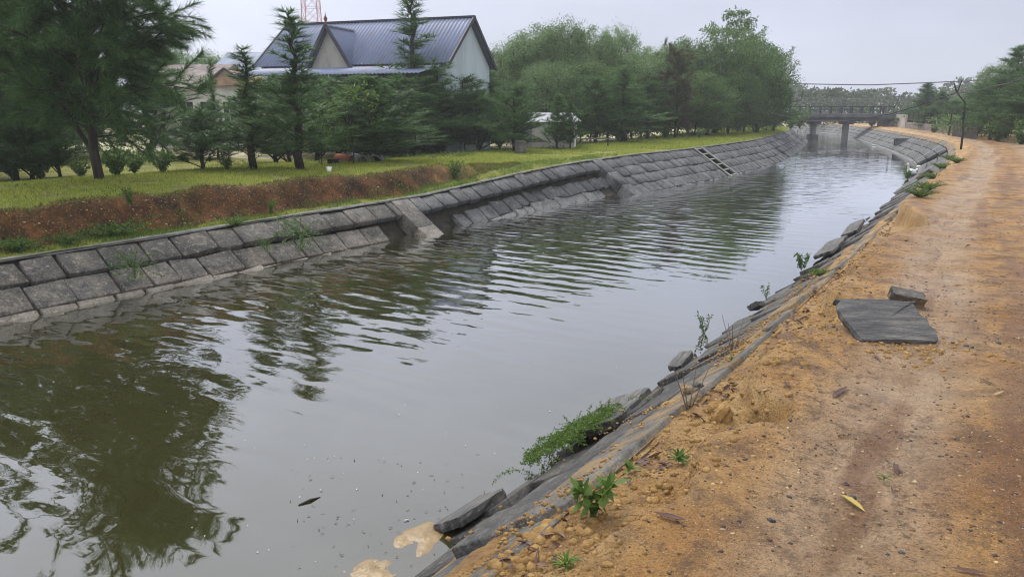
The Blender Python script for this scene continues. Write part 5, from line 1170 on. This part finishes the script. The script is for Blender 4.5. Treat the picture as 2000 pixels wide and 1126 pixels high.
p = left_at(1017, 300); o = link('boulder', slab_mesh((.42, .34, .5), 17, .06), M['slab']); o.location = p; tag(o, 'upright dark stone on the grass left of the shed', 'stone')
p = left_at(704, 300); ch = thing('garden_table', 'small white plastic table with something white on it in the yard', 'table', (p[0], p[1] + 3, -.25)); m_ = MB(); m_.box((0, 0, .7), (1.0, .6, .04), None, .01); link('table_top', m_.mesh('table_top'), M['foam'], ch)
for x in (-.42, .42):
    for y in (-.24, .24): m_ = MB(); m_.tube([(x, y, 0), (x, y, .68)], .025, 5); link('leg', m_.mesh('leg'), M['foam'], ch)
# hanging dry palm sheath on the scarp
p = left_at(372, 392, -.1); m_ = MB(); V = []; 
for t in np.linspace(0, 1, 9):
    wd = .085 * math.sin(math.pi * min(1, t * .9 + .08)) + .01; V += [(-wd + .06 * t, -.04 - .06 * t, -.42 * t), (.02 * math.sin(t * 6) + .06 * t, -.09 - .06 * t, -.42 * t), (wd + .06 * t, -.03 - .06 * t, -.42 * t)]
m_.add(V, [(i * 3 + j, i * 3 + j + 1, i * 3 + j + 4, i * 3 + j + 3) for i in range(8) for j in range(2)]); o = link('dry_sheath', m_.mesh('dry_sheath', True), M['tan_leaf']); o.location = p + np.array([0, -.12, .12]); tag(o, 'dry tan palm sheath hanging on the red scarp', 'palm sheath')
# young broadleaf sapling left of the broken pipes
p = left_at(690, 320); make_tree('sapling', broadleaf(55, 2.6, .85, .5, 34, 26, .16, .05, .03, .16, .3, 1), M['leaf_bright'], 'light green leafy sapling left of the broken pipes', p.tolist(), 0, (1, 1, .95))
p = left_at(628, 322); make_tree('sapling', broadleaf(56, 2.4, .6, .5, 14, 20, .13, .04, .02, .13, .3, 1), M['leaf_bright'], 'thin light green sapling right of the sparse tall casuarina', p.tolist(), 0, (1, 1, 1))
# ------------------------------------------------------------------ stuff: grass, gravel, clods, leaf litter
def blades(name, P, n0, h, wd, seed, m):
    r = np.random.RandomState(seed); k = len(P); d = nrm(np.c_[r.normal(size=(k, 2)) * .55, np.ones(k)]); s = nrm(np.c_[r.normal(size=(k, 2)), np.zeros(k)]); L = h * r.uniform(.5, 1.3, k)
    return tag(link(name, tri_mesh(name, tris(P, d, s, L, wd * r.uniform(.7, 1.4, k))), M[m]), kind='stuff')
r = np.random.RandomState(200)
def scatter_left(n, s0, s1, t0, t1, cond=None, dens=None):
    s_ = s0 + (s1 - s0) * r.rand(n) ** 1.25; t_ = r.uniform(t0, t1, n); z, so2 = left_z(s_, t_); keep = np.ones(n, bool)
    if cond is not None: keep = cond(s_, t_, so2)
    s_, t_, z = s_[keep], t_[keep], z[keep]; return np.concatenate([BL.off(s_, t_), z[:, None] - .005], -1)
sN = BL.near(-9, 12)[0] - 4
P = scatter_left(210000, sN, sN + 32, .12, 6.5, lambda s_, t_, so2: (r.rand(len(s_)) > so2 * .90) & (fbm(s_ * .8, t_ * .8) + .25 * fbm(s_ * 3, t_ * 3) > -.13)); blades('bank_grass', P, 0, .055, .012, 201, 'grass')
P = scatter_left(60000, sN + 30, sN + 85, .12, 5.5, None); blades('bank_grass', P, 0, .09, .035, 202, 'grass')
P = scatter_left(110000, sN, sN + 26, .3, 2.2, lambda s_, t_, so2: (so2 > .03) & (r.rand(len(s_)) < np.clip(1.8 * (fbm(s_ * .9, t_ * 1.5 + 4) + .20) + .75 * (so2 < .6), .04, 1))); blades('dry_grass', P, 0, .075, .012, 203, 'grass_dry')
P = scatter_left(9000, sN, sN + 26, .35, 2.0, lambda s_, t_, so2: so2 > .4); pebbles_later = P
P = scatter_left(30000, sN, sN + 60, 5.5, 12, lambda s_, t_, so2: fbm(s_ * .5, t_ * .5) > .05); blades('yard_grass', P, 0, .12, .02, 204, 'grass')
# clumpy green strip of taller grass at the lining's top
P = scatter_left(16000, sN, sN + 24, .1, .75, lambda s_, t_, so2: fbm(s_ * 1.2, t_ * 2) > .0); blades('ledge_grass', P, 0, .10, .012, 205, 'leaf_bright')
def weed_stuff(name, P, n, spread, L, wd, seed, m):
    r = np.random.RandomState(seed); V = [leafquads(r, p + np.array([0, 0, spread * .5]), max(3, int(n * r.uniform(.4, 1.5))), spread * r.uniform(.5, 1.2), L, wd, .5, .55) for p in P]
    return tag(link(name, quad_mesh(name, np.concatenate(V)), M[m]), kind='stuff')
P = scatter_left(420, sN, sN + 60, 4.0, 6.4, lambda s_, t_, so2: fbm(s_ * .45, t_ * .7) > -.05); weed_stuff('bank_weeds', P, 26, .11, .07, .035, 206, 'leaf_mid')
P = scatter_left(330, sN, sN + 26, .12, .8, lambda s_, t_, so2: fbm(s_ * .8, t_ + 7) > .03); weed_stuff('bank_weeds', P, 22, .07, .05, .024, 207, 'leaf_bright')
P = scatter_left(150, sN, sN + 30, 1.4, 4.2, lambda s_, t_, so2: so2 < .2); weed_stuff('bank_weeds', P, 12, .05, .05, .02, 208, 'leaf_bright')
P = scatter_left(9000, sN, sN + 50, 1.2, 6.4, lambda s_, t_, so2: (so2 < .3) & (fbm(s_ * .6 + 9, t_ * .8) > .12)); blades('bank_grass', P, 0, .12, .012, 209, 'grass_dry')
def pebbles(name, P, size, seed, m, flat=.6):
    r = np.random.RandomState(seed); base = np.array([(1, 0, 0), (-1, 0, 0), (0, 1, 0), (0, -1, 0), (0, 0, 1), (0, 0, -1)], float); F0 = np.array([(0, 2, 4), (2, 1, 4), (1, 3, 4), (3, 0, 4), (2, 0, 5), (1, 2, 5), (3, 1, 5), (0, 3, 5)])
    # icosphere-like: subdivide once
    vs_ = [tuple(v) for v in base]; fs = []; cache = {}
    def mid(a, b):
        k = (min(a, b), max(a, b))
        if k not in cache: v = (np.array(vs_[a]) + np.array(vs_[b])); v /= np.linalg.norm(v); vs_.append(tuple(v)); cache[k] = len(vs_) - 1
        return cache[k]
    for a, b, c in F0: ab, bc, ca = mid(a, b), mid(b, c), mid(c, a); fs += [(a, ab, ca), (b, bc, ab), (c, ca, bc), (ab, bc, ca)]
    B = np.array(vs_); F = np.array(fs); n_ = len(P); S = size(r, n_)[:, None, None] * (B[None] * (1 + r.uniform(-.28, .28, (n_, len(B), 1)))) * np.stack([r.uniform(.7, 1.4, n_), r.uniform(.7, 1.3, n_), np.full(n_, flat)], 1)[:, None, :]
    a_ = r.uniform(0, 6.28, n_); ca, sa = np.cos(a_)[:, None], np.sin(a_)[:, None]; X = S[..., 0] * ca - S[..., 1] * sa; Y_ = S[..., 0] * sa + S[..., 1] * ca
    V = np.stack([X, Y_, S[..., 2]], -1) + P[:, None, :]; FF = (F[None] + (np.arange(n_) * len(B))[:, None, None]).reshape(-1, 3)
    return tag(link(name, raw_mesh(name, V.reshape(-1, 3), FF), M[m]), kind='stuff')
def scatter_right(n, s0, s1, t0, t1, cond=None, pw=1.5):
    s_ = RS0 + s0 + (s1 - s0) * r.rand(n) ** pw; t_ = r.uniform(t0, t1, n)
    if cond is not None: k = cond(s_, t_); s_, t_ = s_[k], t_[k]
    return gr_(s_, t_)
pebbles('scarp_gravel', pebbles_later, lambda q, n_: .006 + .022 * q.rand(n_) ** 4, 216, 'gravel')
P = scatter_right(34000, -2.6, 11, .15, 4.6, lambda s_, t_: fbm(s_ * 1.3, t_ * 1.3) + .4 * r.rand(len(s_)) > .05); pebbles('gravel', P, lambda q, n_: .0028 + .0075 * q.rand(n_) ** 4, 211, 'gravel')
P = scatter_right(230, -2.2, 10, .3, 4.4, None, 1.2); pebbles('black_gravel', P, lambda q, n_: .007 + .014 * q.rand(n_) ** 2, 212, 'blackstone')
P = scatter_right(6500, -2.6, 7, .0, .75, lambda s_, t_: r.rand(len(s_)) < np.exp(-((t_ - .28) / .28) ** 2)); pebbles('soil_clods', P, lambda q, n_: .004 + .024 * q.rand(n_) ** 5, 213, 'clod', .8)
P = np.concatenate([gr_(np.array([BR.near(*gp(u, v, -.25)[:2])[0]] * 26) + r.normal(size=26) * .12, np.abs(np.array([BR.near(*gp(u, v, -.25)[:2])[1]] * 26) + r.normal(size=26) * .08)) for u, v in ((930, 1105), (1000, 1060), (1060, 1090), (1090, 1040), (1010, 1110))]); pebbles('soil_clods', P, lambda q, n_: .008 + .034 * q.rand(n_) ** 2.5, 214, 'clod', .85)
q_ = road_at(1740, 668); k_ = BR.near(q_[0], q_[1]); P = gr_(k_[0] + r.normal(size=420) * .26, np.maximum(.05, k_[1] + r.normal(size=420) * .30)); pebbles('soil_clods', P, lambda q, n_: .004 + .018 * q.rand(n_) ** 3, 217, 'clod', .8)
# soil crumbs spilt over the near slope slabs
cq = RS0 + r.uniform(-2.5, 9, 4200); ca_ = np.abs(r.normal(size=4200)) * .33; P = BR.pt(cq, ca_, np.full(4200, .015)); k = fbm(cq * 1.8, ca_ * 2) > .02; pebbles('soil_crumbs', P[k], lambda q, n_: .003 + .013 * q.rand(n_) ** 4, 215, 'clod', .7)
def leaves(name, P, L, wd, seed, m, tilt=.25):
    r = np.random.RandomState(seed); n_ = len(P); az = r.uniform(0, 6.28, n_); V = []
    Z = np.zeros(n_); d = nrm(np.stack([np.cos(az), np.sin(az), r.normal(size=n_) * tilt], 1)); s = nrm(np.stack([-np.sin(az), np.cos(az), r.normal(size=n_) * tilt], 1)); up = np.cross(d, s); l = (L * r.uniform(.5, 1.3, n_))[:, None]; w_ = (wd * r.uniform(.6, 1.3, n_))[:, None]; cu = r.uniform(-.1, .22, n_)[:, None] * l; fo = r.uniform(.0, .5, n_)[:, None] * w_
    rows = []
    for t, k in ((-.5, .08), (-.2, .85), (.15, 1.), (.5, .05)):
        c = P + d * l * t + up * (cu * (4 * t * t) * .5 + .006); rows.append(np.stack([c - s * w_ * k / 2 + up * fo * k, c, c + s * w_ * k / 2 + up * fo * k], 1))
    V = np.concatenate(rows, 1); F0 = np.array([(k * 3 + j, k * 3 + j + 1, k * 3 + j + 4, k * 3 + j + 3) for k in range(3) for j in range(2)]); F = (F0[None] + (np.arange(n_) * 12)[:, None, None]).reshape(-1, 4)
    return raw_mesh(name, V.reshape(-1, 3), F, True)
P = scatter_right(1500, -2, 12, -.02, 1.0, lambda s_, t_: (np.abs(t_ - .16 - .2 * fbm(s_ * 1.2, 2.)) < .11) & (fbm(s_ * 1.1, 7.) > -.12), 1.3); tag(link('leaf_litter', leaves('leaf_litter', P + np.array([0, 0, .01]), .085, .024, 221, 'litter', .5), M['litter']), kind='stuff')
P = scatter_right(420, -2.4, 14, .5, 4.6, None, 1.2); tag(link('leaf_litter', leaves('leaf_litter_road', P, .055, .010, 222, 'litter', .15), M['litter']), kind='stuff')
GLf = 'fallen leaves on the near dirt road'
lm = [leaves('fallen_leaf_%d' % i, np.zeros((1, 3)), 1., .2, 300 + i, 'litter', .05) for i in range(4)]
for q_ in lm: q_.materials.append(M['litter'])
def leaf_at(u, v, L, rz, label, k=0, m=None):
    o = bpy.data.objects.new('fallen_leaf', lm[k] if m is None else lm[k].copy()); scene.collection.objects.link(o)
    if m is not None: o.data.materials.clear(); o.data.materials.append(M[m])
    o.location = road_at(u, v) + np.array([0, 0, .006]); o.scale = (L, L, L); o.rotation_euler = (0, 0, rz); tag(o, label, 'leaf', GLf)
leaf_at(1308, 1014, .19, -.2, 'large dark brown curled leaf on the near road gravel', 0); leaf_at(1664, 985, .15, -.15, 'yellowish leaf lying alone on the near road', 1, 'yellow_leaf'); leaf_at(1640, 768, .20, -.1, 'long dark grey leaf before the flat dark slab', 2); leaf_at(1750, 915, .14, -.4, 'thin reddish curved leaf stalk on the near road', 3)
leaf_at(1500, 765, .10, 1.2, 'tan curled leaf standing on edge near the eroded hollow', 1, 'tan_leaf'); leaf_at(1950, 770, .11, -.3, 'pale brown leaf near the right frame edge', 2, 'tan_leaf')
for k in range(26):
    p = scatter_right(1, -1.2, 10, .55, 4.4, None, 1.1)[0]; o = bpy.data.objects.new('fallen_leaf', lm[k % 4]); scene.collection.objects.link(o); o.location = p + np.array([0, 0, .006]); s = r.uniform(.08, .16); o.scale = (s, s * r.uniform(.5, 1.), s); o.rotation_euler = (0, 0, r.uniform(0, 6.28)); tag(o, 'small dry brown leaf lying on the dirt road', 'leaf', GLf)
# sand bars breaking the surface
def sandbar(u, v, a_, b_, rz, h, seed):
    p = gp(u, v, WZ); n1, n2 = 64, 26; V = []
    for i in range(n2):
        for j in range(n1):
            th = 2 * math.pi * j / n1; f = i / (n2 - 1); rr = 1.25 * f * (1 + .14 * math.sin(2 * th + seed) + .10 * math.sin(3 * th + seed * 2) + .06 * math.sin(7 * th + seed)); x, y = a_ * rr * math.cos(th), b_ * rr * math.sin(th); V.append((x, y, h * (1 - (f / .52) ** 1.5) * (1 if f < .52 else 1 + 5 * (f - .52)) + .030 * float(fbm(x * 9 + seed, y * 9, 5))))
    F = [(i * n1 + j, i * n1 + (j + 1) % n1, (i + 1) * n1 + (j + 1) % n1, (i + 1) * n1 + j) for i in range(n2 - 1) for j in range(n1)]
    o = link('sand_bar', raw_mesh('sand_bar', np.array(V), np.array(F)[:, ::-1], True), M['sand']); o.location = p; o.rotation_euler = (0, 0, rz); tag(o, kind='structure')
sandbar(830, 1050, .34, .22, rad(50), .007, 1); sandbar(712, 1118, .32, .15, rad(20), .006, 5)
# bits floating at the near water edge
P = np.array([gp(u, v, WZ) for u, v in zip(r.uniform(560, 960, 90), r.uniform(880, 1110, 90))]); tag(link('floating_debris', leaves('floating_debris', P + np.array([0, 0, -.002]), .035, .006, 231, 'litter', .05), M['litter']), kind='stuff')
P = np.array([gp(u, v, WZ) for u, v in zip(r.uniform(300, 1350, 60), r.uniform(700, 1100, 60))]); tag(link('floating_debris', leaves('floating_specks', P + np.array([0, 0, -.002]), .015, .007, 232, 'foam', .05), M['foam']), kind='stuff')
p = gp(606, 978, WZ); m_ = MB(); m_.tube([(-.07, -.06, 0), (0, 0, .01), (.06, .06, 0)], [.008, .010, .004], 6); o = link('floating_twig', m_.mesh('floating_twig'), M['post']); o.location = p; tag(o, 'short dark twig floating on the near water', 'twig')
# ------------------------------------------------------------------ air
hz = bpy.data.materials.new('haze_air'); hz.use_nodes = True; t_ = hz.node_tree; t_.nodes.clear(); oo = t_.nodes.new('ShaderNodeOutputMaterial'); pv = t_.nodes.new('ShaderNodeVolumePrincipled')
pv.inputs['Color'].default_value = (.92, .955, 1.0, 1); pv.inputs['Density'].default_value = .0010; pv.inputs['Anisotropy'].default_value = .2; t_.links.new(pv.outputs[0], oo.inputs['Volume'])
m_ = MB(); m_.box((5, 5, 8.5), (720, 720, 26)); o = link('haze', m_.mesh('haze'), hz); tag(o, kind='stuff')
